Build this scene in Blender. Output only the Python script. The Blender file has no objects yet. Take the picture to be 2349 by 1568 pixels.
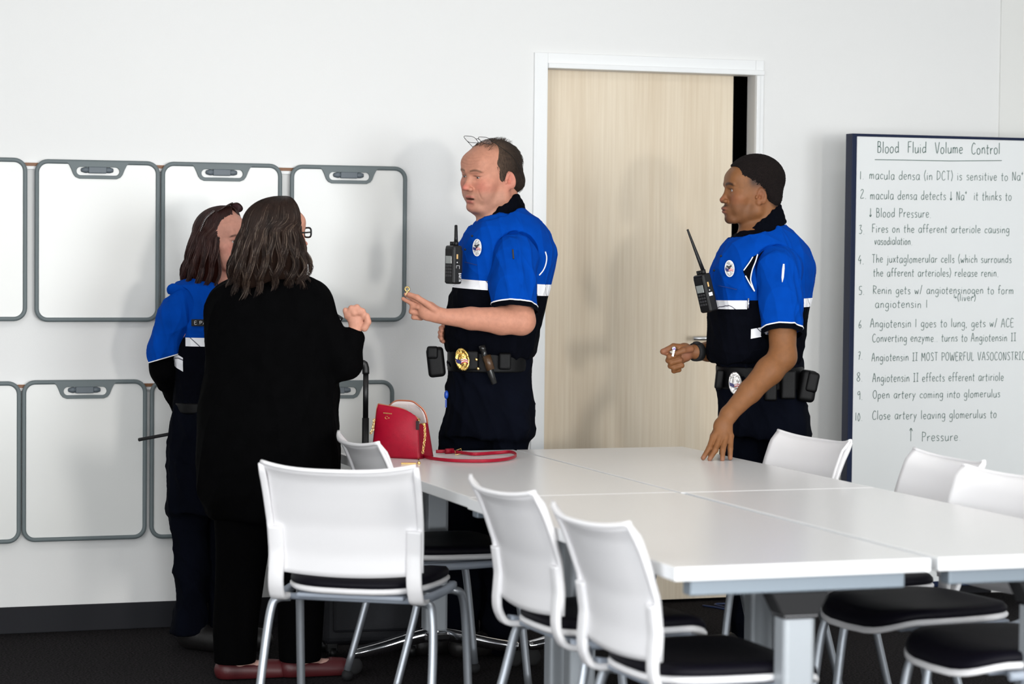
import bpy, bmesh, math, random
import numpy as np
from mathutils import Vector, Matrix

# ---------------------------------------------------------------- camera
# World: X runs along the back wall, Y towards it, Z up. Metres.
SC = bpy.context.scene
COL = SC.collection
PITCH, ROLL, YAW = 0.04088, 0.009857, 0.32945     # camera down-tilt, roll, turn to the right of +Y
FPX, CX, CY, CAMH = 5546.0, 1174.5, 784.0, 1.45
WALL = 8.945                                       # back wall plane y

def _cam_axes():
    F = np.array([0, math.cos(PITCH), -math.sin(PITCH)]); R = np.array([1., 0, 0]); U = np.cross(R, F)
    c, s = math.cos(ROLL), math.sin(ROLL)
    return F, c*R+s*U, -s*R+c*U
CF, CR, CU = _cam_axes()                            # in the camera-heading frame (x right, y ahead, z up)
CYW, SYW = math.cos(YAW), math.sin(YAW)
def head_to_world(p):                               # heading frame -> world
    return np.array([p[0]*CYW+p[1]*SYW, -p[0]*SYW+p[1]*CYW, p[2]])
def at(px, py, dist):                               # photo pixel at a horizontal distance ahead -> heading frame
    d = CF+(px-CX)/FPX*CR-(py-CY)/FPX*CU
    return np.array([0, 0, CAMH])+d*(dist/d[1])
def on_z(px, py, z):                                # photo pixel on a horizontal plane -> world
    d = CF+(px-CX)/FPX*CR-(py-CY)/FPX*CU
    return head_to_world(np.array([0, 0, CAMH])+d*((z-CAMH)/d[2]))
def on_wall(px, py, y=WALL):                        # photo pixel on a plane parallel to the wall -> world
    d = head_to_world(CF+(px-CX)/FPX*CR-(py-CY)/FPX*CU)
    return np.array([0, 0, CAMH])+d*(y/d[1])

cd = bpy.data.cameras.new('camera'); cam = bpy.data.objects.new('camera', cd); COL.objects.link(cam)
R_, U_, F_ = head_to_world(CR), head_to_world(CU), head_to_world(CF)
cam.matrix_world = Matrix(((R_[0], U_[0], -F_[0], 0), (R_[1], U_[1], -F_[1], 0), (R_[2], U_[2], -F_[2], CAMH), (0, 0, 0, 1)))
cd.sensor_width = 36; cd.lens = 36*FPX/2349
cd.clip_end = 100; cd.clip_start = .05
cd.dof.use_dof = True; cd.dof.focus_distance = 8.45; cd.dof.aperture_fstop = 3.2
SC.camera = cam

# ---------------------------------------------------------------- light and exposure
SC.view_settings.view_transform = 'Standard'; SC.view_settings.look = 'None'
SC.view_settings.gamma = 1; SC.view_settings.use_curve_mapping = False
SC.view_settings.exposure = 0.0
w = bpy.data.worlds.new('world'); SC.world = w; w.use_nodes = True
w.node_tree.nodes['Background'].inputs[0].default_value = (.82, .90, 1.0, 1)
w.node_tree.nodes['Background'].inputs[1].default_value = 0.6
def area(name, loc, rot, sx, sy, power, color=(1, 1, 1), spread=180):
    l = bpy.data.lights.new(name, 'AREA'); l.shape = 'RECTANGLE'; l.size = sx; l.size_y = sy
    l.energy = power*.85; l.color = color; l.spread = math.radians(spread)
    o = bpy.data.objects.new(name, l); COL.objects.link(o); o.location = loc; o.rotation_euler = rot
    return o
RX = math.radians(90)
# daylight through the windows in the wall behind the camera (they face +Y)
area('window_light', (0.2, -2.9, 1.55), (RX, 0, 0), 2.2, 2.4, 260, (.95, .98, 1.0))
area('window_light', (4.6, -2.9, 1.55), (RX, 0, 0), 2.2, 2.4, 370, (.95, .98, 1.0))
area('window_light', (-1.5, 2.4, 1.5), (0, -RX, 0), 2.4, 3.4, 200, (.96, .98, 1.0))
# compact lamp for the people's wall shadows, set in an added narrow window
area('window_sun_light', (2.45, -2.85, 1.45), (RX, 0, 0), .42, .5, 23, (1.0, .97, .92), 60)
# unseen ceiling lamps, added to lift the tables and the room
for x, y in ((1.2, 6.2), (3.6, 6.2), (1.2, 2.6), (3.6, 2.6)):
    area('ceiling_light', (x, y, 2.96), (0, 0, 0), 1.1, .5, 18, (1.0, .98, .95))

# ---------------------------------------------------------------- materials
MATS = {}
def mat(name, color, rough=.6, metal=0, bump=0, bscale=60, noise=0, nscale=8, spec=.5, coat=0, sheen=0, vc=False, aniso=None, alpha=1, trans=0, stretch=None):
    """procedural principled material; noise varies the colour, bump is a fine texture"""
    if name in MATS: return MATS[name]
    m = bpy.data.materials.new(name); m.use_nodes = True; MATS[name] = m
    nt = m.node_tree; N = nt.nodes; L = nt.links; b = N['Principled BSDF']
    b.inputs['Base Color'].default_value = (*color, 1); b.inputs['Roughness'].default_value = rough
    b.inputs['Metallic'].default_value = metal; b.inputs['Specular IOR Level'].default_value = spec
    b.inputs['Coat Weight'].default_value = coat; b.inputs['Sheen Weight'].default_value = sheen
    b.inputs['Alpha'].default_value = alpha; b.inputs['Transmission Weight'].default_value = trans
    tc = N.new('ShaderNodeTexCoord'); src = tc.outputs['Object']
    if stretch:
        mp = N.new('ShaderNodeMapping'); mp.inputs['Scale'].default_value = stretch; L.new(src, mp.inputs[0]); src = mp.outputs[0]
    colsock = None
    if vc:
        a = N.new('ShaderNodeVertexColor'); a.layer_name = 'Col'; colsock = a.outputs[0]
    if noise:
        n = N.new('ShaderNodeTexNoise'); n.inputs['Scale'].default_value = nscale; n.inputs['Detail'].default_value = 5; L.new(src, n.inputs['Vector'])
        mr = N.new('ShaderNodeMapRange'); mr.inputs['From Min'].default_value = .3; mr.inputs['From Max'].default_value = .7
        mr.inputs['To Min'].default_value = 1-noise; mr.inputs['To Max'].default_value = 1+noise; L.new(n.outputs['Fac'], mr.inputs['Value'])
        mx = N.new('ShaderNodeVectorMath'); mx.operation = 'MULTIPLY'
        if colsock: L.new(colsock, mx.inputs[0])
        else: mx.inputs[0].default_value = color
        L.new(mr.outputs[0], mx.inputs[1]); colsock = mx.outputs[0]
    if colsock: L.new(colsock, b.inputs['Base Color'])
    if bump:
        n = N.new('ShaderNodeTexNoise'); n.inputs['Scale'].default_value = bscale; n.inputs['Detail'].default_value = 4; L.new(src, n.inputs['Vector'])
        bp = N.new('ShaderNodeBump'); bp.inputs['Strength'].default_value = min(1, bump); bp.inputs['Distance'].default_value = .002*max(1, bump); L.new(n.outputs['Fac'], bp.inputs['Height']); L.new(bp.outputs[0], b.inputs['Normal'])
    return m

def lin(r, g, b):
    f = lambda c: (c/255/12.92) if c/255 <= .04045 else ((c/255+.055)/1.055)**2.4
    return (f(r), f(g), f(b))

M_wall = mat('wall_paint', (.79, .79, .78), .55, bump=.15, bscale=250)
M_wallgrey = mat('wall_paint_grey', (.77, .77, .745), .6, bump=.15, bscale=250)
M_ceil = mat('ceiling_tile', (.8, .8, .79), .9, bump=.3, bscale=90)
M_trimw = mat('trim_white', (.84, .85, .85), .4)
M_base = mat('baseboard_rubber', (.016, .0165, .020), .7, spec=.2)
M_black = mat('black_plastic', (.004, .004, .0045), .42, spec=.35)
M_blackmatte = mat('black_matte', (.006, .006, .007), .8)
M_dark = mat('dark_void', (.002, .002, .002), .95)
M_boardw = mat('board_surface', (.77, .775, .755), .32, noise=.012, nscale=2)
M_boardf = mat('board_frame_grey', lin(104, 114, 116), .55, bump=.2, bscale=300)
M_clamp = mat('clamp_grey', lin(96, 105, 112), .5)
M_brown = mat('rail_brown', lin(128, 84, 50), .5)
M_chairw = mat('chair_white_plastic', (.80, .79, .80), .38)
M_chairg = mat('chair_grey_plastic', lin(150, 158, 170), .45)
M_cush = mat('cushion_black_vinyl', (.003, .0025, .006), .55, bump=.25, bscale=180, spec=.15)
M_tube = mat('silver_tube', (.42, .45, .49), .38, metal=.75)
M_chrome = mat('chrome', (.75, .75, .77), .08, metal=1)
M_table = mat('table_laminate', (.76, .75, .745), .24, noise=.008, nscale=300, bump=.05, bscale=500)
M_tedge = mat('table_edge', (.78, .79, .80), .4)
M_post = mat('post_grey', (.36, .385, .41), .42, metal=.3)
M_beam = mat('beam_grey', (.22, .26, .30), .4, metal=.3)
M_blueframe = mat('blue_frame', (.002, .009, .040), .45, spec=.25)
M_wb = mat('whiteboard_surface', (.78, .80, .80), .22)
M_ink = mat('marker_ink', lin(48, 92, 82), .6)
M_gold = mat('gold_metal', (.95, .66, .25), .22, metal=1)
M_silver = mat('silver_metal', (.8, .8, .82), .2, metal=1, noise=.25, nscale=90)
M_red = mat('red_leather', (.31, .001, .018), .42, bump=.35, bscale=600, spec=.3, noise=.08, nscale=60)
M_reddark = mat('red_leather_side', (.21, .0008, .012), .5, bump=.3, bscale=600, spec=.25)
M_lining = mat('lining_pale', (.62, .54, .52), .8, bump=.4, bscale=200)
M_white = mat('white_thread', (.86, .86, .88), .6)

# ---------------------------------------------------------------- mesh helpers
def link(name, me, m=None, parent=None, smooth=False):
    o = bpy.data.objects.new(name, me); COL.objects.link(o)
    if m is not None:
        for q in (m if isinstance(m, (list, tuple)) else [m]): me.materials.append(q)
    if parent is not None: o.parent = parent
    if smooth: me.shade_smooth()
    return o
def tag(o, label=None, cat=None, group=None, kind=None):
    if label: o['label'] = label
    if cat: o['category'] = cat
    if group: o['group'] = group
    if kind: o['kind'] = kind
    return o
def thing(name, label, cat, loc=(0, 0, 0), rz=0, group=None):
    o = bpy.data.objects.new(name, None); COL.objects.link(o); o.empty_display_size = .1
    o.location = loc; o.rotation_euler = (0, 0, rz)
    return tag(o, label, cat, group)

class MB:
    """collects shapes into one mesh"""
    def __init__(s): s.bm = bmesh.new(); s.mi = 0
    def _new(s, fs):
        for f in fs: f.material_index = s.mi
    def box(s, lo, hi, bev=0, mtx=None, seg=2):
        c = [(a+b)/2 for a, b in zip(lo, hi)]; d = [abs(b-a) for a, b in zip(lo, hi)]
        t = bmesh.new(); bmesh.ops.create_cube(t, size=1, matrix=Matrix.Translation(c) @ Matrix.Diagonal((*d, 1)))
        if bev: bmesh.ops.bevel(t, geom=t.edges[:], offset=bev, segments=seg, profile=.5, affect='EDGES')
        s.merge(t, mtx); return s
    def merge(s, t, mtx=None):
        if mtx is not None: bmesh.ops.transform(t, matrix=mtx, verts=t.verts[:])
        mp = {v: s.bm.verts.new(v.co) for v in t.verts}
        for f in t.faces:
            try: g = s.bm.faces.new([mp[v] for v in f.verts]); g.material_index = s.mi; g.smooth = f.smooth
            except ValueError: pass
        t.free()
    def tube(s, pts, r, n=10, closed=False, flat=None, cap=True, up=None):
        """round (or flat=(w,h)) section swept along pts; r number or per-point list"""
        P = [Vector(p) for p in pts]; m = len(P); rr = r if isinstance(r, (list, tuple)) else [r]*m
        T = []
        for i in range(m):
            a = P[i-1] if (i > 0 or closed) else P[i]; b = P[(i+1) % m] if (i < m-1 or closed) else P[i]
            T.append((b-a).normalized())
        ref = Vector(up) if up is not None else (Vector((0, 0, 1)) if abs(T[0].z) < .9 else Vector((1, 0, 0)))
        nrm = (ref-T[0]*ref.dot(T[0])).normalized(); rings = []
        for i in range(m):
            if up is not None: nrm = (ref-T[i]*ref.dot(T[i])).normalized()
            else: nrm = (nrm-T[i]*nrm.dot(T[i])).normalized()
            bn = T[i].cross(nrm); ring = []
            for k in range(n):
                a = 2*math.pi*k/n
                if flat:
                    q = 2.6 if n > 8 else 2
                    ca, sa = math.cos(a), math.sin(a); e = 2/4.
                    x = math.copysign(abs(ca)**e, ca)*flat[0]/2*rr[i]; y = math.copysign(abs(sa)**e, sa)*flat[1]/2*rr[i]
                else: x, y = math.cos(a)*rr[i], math.sin(a)*rr[i]
                ring.append(s.bm.verts.new(P[i]+nrm*x+bn*y))
            rings.append(ring)
        fs = []
        for i in range(m if closed else m-1):
            A, B = rings[i], rings[(i+1) % m]
            for k in range(n): fs.append(s.bm.faces.new((A[k], A[(k+1) % n], B[(k+1) % n], B[k])))
        for f in fs: f.smooth = True
        if cap and not closed: fs.append(s.bm.faces.new(rings[0][::-1])); fs.append(s.bm.faces.new(rings[-1]))
        s._new(fs); return s
    def lathe(s, prof, n=24, mtx=None, smooth=True):
        t = bmesh.new(); rings = []
        for r, z in prof: rings.append([t.verts.new((r*math.cos(2*math.pi*k/n), r*math.sin(2*math.pi*k/n), z)) for k in range(n)] if r > 1e-6 else [t.verts.new((0, 0, z))])
        for A, B in zip(rings, rings[1:]):
            for k in range(n):
                k2 = (k+1) % n
                v = [A[k % len(A)], A[k2 % len(A)], B[k2 % len(B)], B[k % len(B)]]; u = []
                for x in v:
                    if x not in u: u.append(x)
                if len(u) > 2: f = t.faces.new(u); f.smooth = smooth
        s.merge(t, mtx); return s
    def ball(s, c, r, mtx=None, sub=2):
        t = bmesh.new(); bmesh.ops.create_icosphere(t, subdivisions=sub, radius=1)
        r = r if isinstance(r, (tuple, list)) else (r, r, r)
        for f in t.faces: f.smooth = True
        m = Matrix.Translation(c) @ (mtx or Matrix()) @ Matrix.Diagonal((*r, 1)); s.merge(t, m); return s
    def prism(s, poly, d0, d1, axis='y', holes=(), mtx=None, bev=0):
        """polygon in the other two axes, extruded from d0 to d1 along axis; holes are polygons too"""
        t = bmesh.new()
        def V(a, b, d): return (a, d, b) if axis == 'y' else ((a, b, d) if axis == 'z' else (d, a, b))
        es = []
        for lp in [poly]+list(holes):
            vs = [t.verts.new(V(a, b, d0)) for a, b in lp]
            es += [t.edges.new((vs[i], vs[(i+1) % len(vs)])) for i in range(len(vs))]
        fr = bmesh.ops.triangle_fill(t, use_beauty=True, use_dissolve=False, edges=es)
        fs = [g for g in fr['geom'] if isinstance(g, bmesh.types.BMFace)]
        ex = bmesh.ops.extrude_face_region(t, geom=fs)
        mv = [g for g in ex['geom'] if isinstance(g, bmesh.types.BMVert)]
        k = {'x': 0, 'y': 1, 'z': 2}[axis]
        for v in mv: v.co[k] = d1
        bmesh.ops.recalc_face_normals(t, faces=t.faces[:])
        if bev:
            ee = [e for e in t.edges if e.calc_face_angle(0) > .8]
            bmesh.ops.bevel(t, geom=ee, offset=bev, segments=2, profile=.5, affect='EDGES')
        s.merge(t, mtx); return s
    def grid(s, fn, nu, nv, thick=0, closed_u=False):
        """surface fn(u,v)->co for u,v in 0..1, thickened along its normals"""
        P = np.array([[fn(i/nu, j/nv) for j in range(nv+1)] for i in range(nu+1)])
        if thick:
            du = np.gradient(P, axis=0); dv = np.gradient(P, axis=1); N = np.cross(du, dv); N /= np.linalg.norm(N, axis=2)[..., None]+1e-12
            A, B = P+N*thick/2, P-N*thick/2
        else: A, B = P, None
        va = [[s.bm.verts.new(A[i, j]) for j in range(nv+1)] for i in range(nu+1)]; fs = []
        for i in range(nu):
            for j in range(nv): fs.append(s.bm.faces.new((va[i][j], va[i+1][j], va[i+1][j+1], va[i][j+1])))
        if B is not None:
            vb = [[s.bm.verts.new(B[i, j]) for j in range(nv+1)] for i in range(nu+1)]
            for i in range(nu):
                for j in range(nv): fs.append(s.bm.faces.new((vb[i][j+1], vb[i+1][j+1], vb[i+1][j], vb[i][j])))
            for i in range(nu):
                fs.append(s.bm.faces.new((va[i][0], vb[i][0], vb[i+1][0], va[i+1][0]))); fs.append(s.bm.faces.new((va[i+1][nv], vb[i+1][nv], vb[i][nv], va[i][nv])))
            for j in range(nv):
                fs.append(s.bm.faces.new((va[0][j+1], vb[0][j+1], vb[0][j], va[0][j]))); fs.append(s.bm.faces.new((va[nu][j], vb[nu][j], vb[nu][j+1], va[nu][j+1])))
        for f in fs: f.smooth = True
        s._new(fs); return s
    def done(s, name, m=None, parent=None, bevel=0, recalc=True):
        if recalc: bmesh.ops.recalc_face_normals(s.bm, faces=s.bm.faces[:])
        me = bpy.data.meshes.new(name); s.bm.to_mesh(me); s.bm.free(); return link(name, me, m, parent)

def spline(pts, n=8, closed=False):
    """Catmull-Rom through pts"""
    P = [np.array(p, float) for p in pts]; m = len(P); out = []
    for i in range(m if closed else m-1):
        p0 = P[(i-1) % m] if (closed or i > 0) else 2*P[0]-P[1]; p1, p2 = P[i], P[(i+1) % m]
        p3 = P[(i+2) % m] if (closed or i+2 < m) else 2*P[-1]-P[-2]
        for k in range(n):
            t = k/n; out.append(tuple(.5*((2*p1)+(-p0+p2)*t+(2*p0-5*p1+4*p2-p3)*t*t+(-p0+3*p1-3*p2+p3)*t**3)))
    if not closed: out.append(tuple(P[-1]))
    return out
def rrect(w, h, r, n=6, cx=0, cy=0):
    out = []
    for sx, sy, a0 in ((1, 1, 0), (-1, 1, 90), (-1, -1, 180), (1, -1, 270)):
        for k in range(n+1):
            a = math.radians(a0+90*k/n); out.append((cx+sx*(w/2-r)+r*math.cos(a), cy+sy*(h/2-r)+r*math.sin(a)))
    return out
def copy_tree(o, parent=None):
    c = o.copy(); COL.objects.link(c); c.parent = parent
    for ch in list(o.children): copy_tree(ch, c)
    return c
# ---------------------------------------------------------------- the room
X0, X1, Y0, CEIL = -1.6, 6.9, -3.0, 3.0
DX0, DX1, DTOP = 3.192, 4.082, 2.134                # door opening
def structure(name, mb, m): return tag(mb.done(name, m), kind='structure')
M_carpet = mat('carpet', (.0165, .0150, .0160), 1.0, bump=2, bscale=160, noise=1.0, nscale=130, spec=.05)
structure('floor', MB().box((X0-.1, Y0-.1, -.1), (X1+.1, WALL+1.2, 0)), M_carpet)
structure('ceiling', MB().box((X0-.1, Y0-.1, CEIL), (X1+.1, WALL+.2, CEIL+.1)), M_ceil)
b = MB()
b.box((X0-.1, WALL, 0), (DX0, WALL+.07, CEIL)); b.box((DX1, WALL, 0), (X1+.1, WALL+.07, CEIL)); b.box((DX0, WALL, DTOP), (DX1, WALL+.07, CEIL))
structure('wall_back', b, M_wall)
b = MB().box((X0-.1, Y0-.1, 0), (X0, .6, CEIL)).box((X0-.1, .6, 0), (X0, 4.2, .3)).box((X0-.1, .6, 2.75), (X0, 4.2, CEIL)).box((X0-.1, 4.2, 0), (X0, WALL, CEIL))
structure('wall_left', b, M_wall)
structure('window_4', MB().prism([(.6, .3), (4.2, .3), (4.2, 2.75), (.6, 2.75)], X0-.08, X0-.02, axis='x', holes=[[(.65, .35), (4.15, .35), (4.15, 2.7), (.65, 2.7)]]), M_trimw)
structure('wall_right', MB().box((X1, Y0-.1, 0), (X1+.1, WALL, CEIL)), M_wall)
b = MB()                                            # wall with the windows, behind the camera
ops = [(-.95, 1.35), (2.2, 2.7), (3.45, 5.75)]  # the narrow middle opening is added for the compact lamp
xs = X0
for a, c in ops:
    b.box((xs, Y0-.12, 0), (a, Y0, CEIL)); b.box((a, Y0-.12, 0), (c, Y0, .3)); b.box((a, Y0-.12, 2.85), (c, Y0, CEIL)); xs = c
b.box((xs, Y0-.12, 0), (X1, Y0, CEIL))
structure('wall_front', b, M_wall)
for i, (a, c) in enumerate(ops):
    f = MB()
    f.prism([(a, .3), (c, .3), (c, 2.85), (a, 2.85)], Y0-.09, Y0-.03, holes=[[(a+.05, .35), (c-.05, .35), (c-.05, 2.8), (a+.05, 2.8)]])
    structure('window_%d' % (i+1), f, M_trimw)
# thin greyer slab added over the wall's right end, making a faint edge
structure('wall_column', MB().box((5.2, WALL-.008, 0), (X1, WALL+.01, CEIL)), M_wallgrey)
structure('baseboard_back', MB().box((X0, WALL-.012, 0), (DX0-.06, WALL, .098), .003).box((DX1+.06, WALL-.012, 0), (5.2, WALL, .098), .003), M_base)
structure('baseboard_left', MB().box((X0, Y0, 0), (X0+.012, WALL, .098), .003), M_base)

# door frame: flat white casing with a raised inner lip, sliding wood door behind it, left ajar
b = MB()
b.box((DX0-.055, WALL-.012, 0), (DX0, WALL+.07, DTOP+.06), .002)
b.box((DX1, WALL-.012, 0), (DX1+.035, WALL+.07, DTOP+.06), .002)
b.box((DX0, WALL-.012, DTOP), (DX1-.0005, WALL+.07, DTOP+.06), .002)
b.box((DX0, WALL-.022, DTOP+.0005), (DX1+.034, WALL-.0115, DTOP+.02), .002)
b.box((DX1+.0005, WALL-.0215, 0), (DX1+.016, WALL-.0115, DTOP-.001), .002)
structure('door_frame', b, M_trimw)
M_wood = mat('door_maple', (.68, .53, .37), .42)
nt = M_wood.node_tree; N = nt.nodes; L = nt.links; bs = N['Principled BSDF']
tc = N.new('ShaderNodeTexCoord'); mp = N.new('ShaderNodeMapping'); mp.inputs['Scale'].default_value = (1, 1, .025); L.new(tc.outputs['Object'], mp.inputs[0])
n1 = N.new('ShaderNodeTexNoise'); n1.inputs['Scale'].default_value = 110; n1.inputs['Detail'].default_value = 6; L.new(mp.outputs[0], n1.inputs['Vector'])
n2 = N.new('ShaderNodeTexNoise'); n2.inputs['Scale'].default_value = 9; n2.inputs['Detail'].default_value = 2; L.new(mp.outputs[0], n2.inputs['Vector'])
r1 = N.new('ShaderNodeValToRGB'); r1.color_ramp.elements[0].position = .3; r1.color_ramp.elements[1].position = .72
r1.color_ramp.elements[0].color = (.66, .54, .39, 1); r1.color_ramp.elements[1].color = (.80, .70, .55, 1)
ad = N.new('ShaderNodeMath'); ad.operation = 'MULTIPLY_ADD'; ad.inputs[1].default_value = .45; L.new(n2.outputs['Fac'], ad.inputs[0])
ml = N.new('ShaderNodeMath'); ml.operation = 'MULTIPLY'; ml.inputs[1].default_value = .55; L.new(n1.outputs['Fac'], ml.inputs[0]); L.new(ml.outputs[0], ad.inputs[2])
L.new(ad.outputs[0], r1.inputs[0]); L.new(r1.outputs[0], bs.inputs['Base Color'])
DXR = on_wall(1680, 400, WALL+.078)[0]
dr = MB().box((DX0-.10, WALL+.078, .012), (DXR, WALL+.118, DTOP+.05), .002).done('door_1', M_wood); tag(dr, kind='structure')
hp = on_wall(1590, 776, WALL+.02); hx = hp[0]
h = MB(); hz = hp[2]
h.lathe([(0, -.008), (.024, -.008), (.024, 0), (0, 0)], 20, Matrix.Translation((hx+.14, WALL+.076, hz)) @ Matrix.Rotation(RX, 4, 'X'))
h.tube([(hx+.14, WALL+.078, hz), (hx+.14, WALL+.03, hz), (hx+.13, WALL+.022, hz), (hx, WALL+.022, hz)], .009, 10)
h.done('door_handle', mat('satin_steel', (.55, .55, .56), .3, metal=1), dr)
tag(MB().box((DX0-.2, WALL+.6, 0), (DX1+.4, WALL+.62, 2.6)).box((DX1+.4, WALL+.07, 0), (DX1+.42, WALL+.62, 2.6)).box((DX0-.2, WALL+.07, 2.5), (DX1+.4, WALL+.62, 2.52)).box((DX0-.3, WALL+.07, 0), (DX0-.28, WALL+.62, 2.6)).done('wall_corridor', M_dark), kind='structure')  # corridor shell in black; its colour supplies the darkness of the door gap

# rail on which the small whiteboards hang
for zz in (1.715, .905):
    q = MB().box((-.2, WALL-.012, zz-.014), (2.3 if zz > 1 else 2.3, WALL, zz+.014), .002)
    q.mi = 1; q.box((-.2, WALL-.016, zz-.0015), (2.3, WALL-.0121, zz+.0105)); tag(q.done('trim_%d' % (1 if zz > 1 else 2), [M_trimw, M_brown]), kind='structure')

BW, BH = .458, .592
def board_meshes():
    """portable whiteboard: origin at its top centre, hanging down, front faces -Y"""
    root = thing('portable_whiteboard', 'x', 'whiteboard')
    p = MB().prism(rrect(BW-.016, BH-.016, .038, 6, 0, -BH/2), -.012, -.002); p.done('panel', M_boardw, root)
    f = MB()
    path = [(x, -.013, z) for x, z in rrect(BW-.014, BH-.014, .04, 7, 0, -BH/2)]
    f.tube(path, 1, 8, closed=True, flat=(.016, .016), up=(0, 1, 0))
    # handle tab with slot
    tabw, toph, botw, th = .118, -.006, .083, .068
    outer = [(-tabw, toph), (tabw, toph)]
    outer += [(.105, -.018), (.098, -.032), (.090, -.052), (.082, -.062), (.068, -.068), (-.068, -.068), (-.082, -.062), (-.090, -.052), (-.098, -.032), (-.105, -.018)]
    hole = rrect(.158, .030, .0149, 6, 0, -.040)
    f.prism(outer, -.021, -.005, holes=[hole[::-1]], bev=.0015)
    f.done('frame', M_boardf, root)
    # little writing on the tab stays as a slim pale mark; marker clipped in the slot
    k = MB(); k.mi = 0
    rot = Matrix.Translation((-.003, -.018, -.036)) @ Matrix.Rotation(RX, 4, 'Y')
    k.lathe([(0, -.061), (.007, -.058), (.011, -.045), (.011, -.038), (.0095, -.036), (.0095, .034), (.0105, .036), (.0105, .047), (.007, .058), (0, .06)], 14, rot)
    mk = k.done('marker', M_clamp, root)
    MB().box((-.036, -.031, -.048), (.030, -.014, -.024), .003).done('marker_clip', M_clamp, root)
    q = MB().box((-.079, -.0045, -.054), (.079, -.003, -.026)); q.mi = 1
    q.box((-.079, -.0052, -.038), (.079, -.0046, -.029)); q.done('slot_backing', [M_trimw, M_brown], root)
    return root
bproto = board_meshes()
ul = 'top row of small whiteboards on the wall'
lab = {
 (0, 0): 'small grey-framed whiteboard in the upper row, cut off by the left picture edge',
 (0, 1): 'small grey-framed whiteboard in the upper row, fully clear, second from the left edge',
 (0, 2): 'small grey-framed whiteboard in the upper row, behind the two women',
 (0, 3): 'small grey-framed whiteboard at the right end of the upper row, beside the raised hand',
 (1, 0): 'small grey-framed whiteboard in the lower row, cut off by the left picture edge',
 (1, 1): 'small grey-framed whiteboard in the lower row, fully clear, left of the baton',
 (1, 2): 'small grey-framed whiteboard in the lower row, mostly hidden behind the woman in blue',
 (1, 3): 'small grey-framed whiteboard in the lower row, behind the suitcase handle and red handbag'}
pos = {(0, 0): (1.177-BW/2, 1.741), (0, 1): (1.205+BW/2, 1.738), (0, 2): (1.668+BW/2, 1.738), (0, 3): (2.158+BW/2, 1.737),
       (1, 0): (1.156-BW/2, .928), (1, 1): (1.160+BW/2, .931), (1, 2): (1.630+BW/2, .929), (1, 3): (2.571-BW/2, .920)}
for i, (k, (x, z)) in enumerate(pos.items()):
    o = bproto if i == 0 else copy_tree(bproto)
    o.location = (x, WALL-.016, z); o['label'] = lab[k]; o['group'] = ul if k[0] == 0 else 'bottom row of small whiteboards on the wall'

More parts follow.
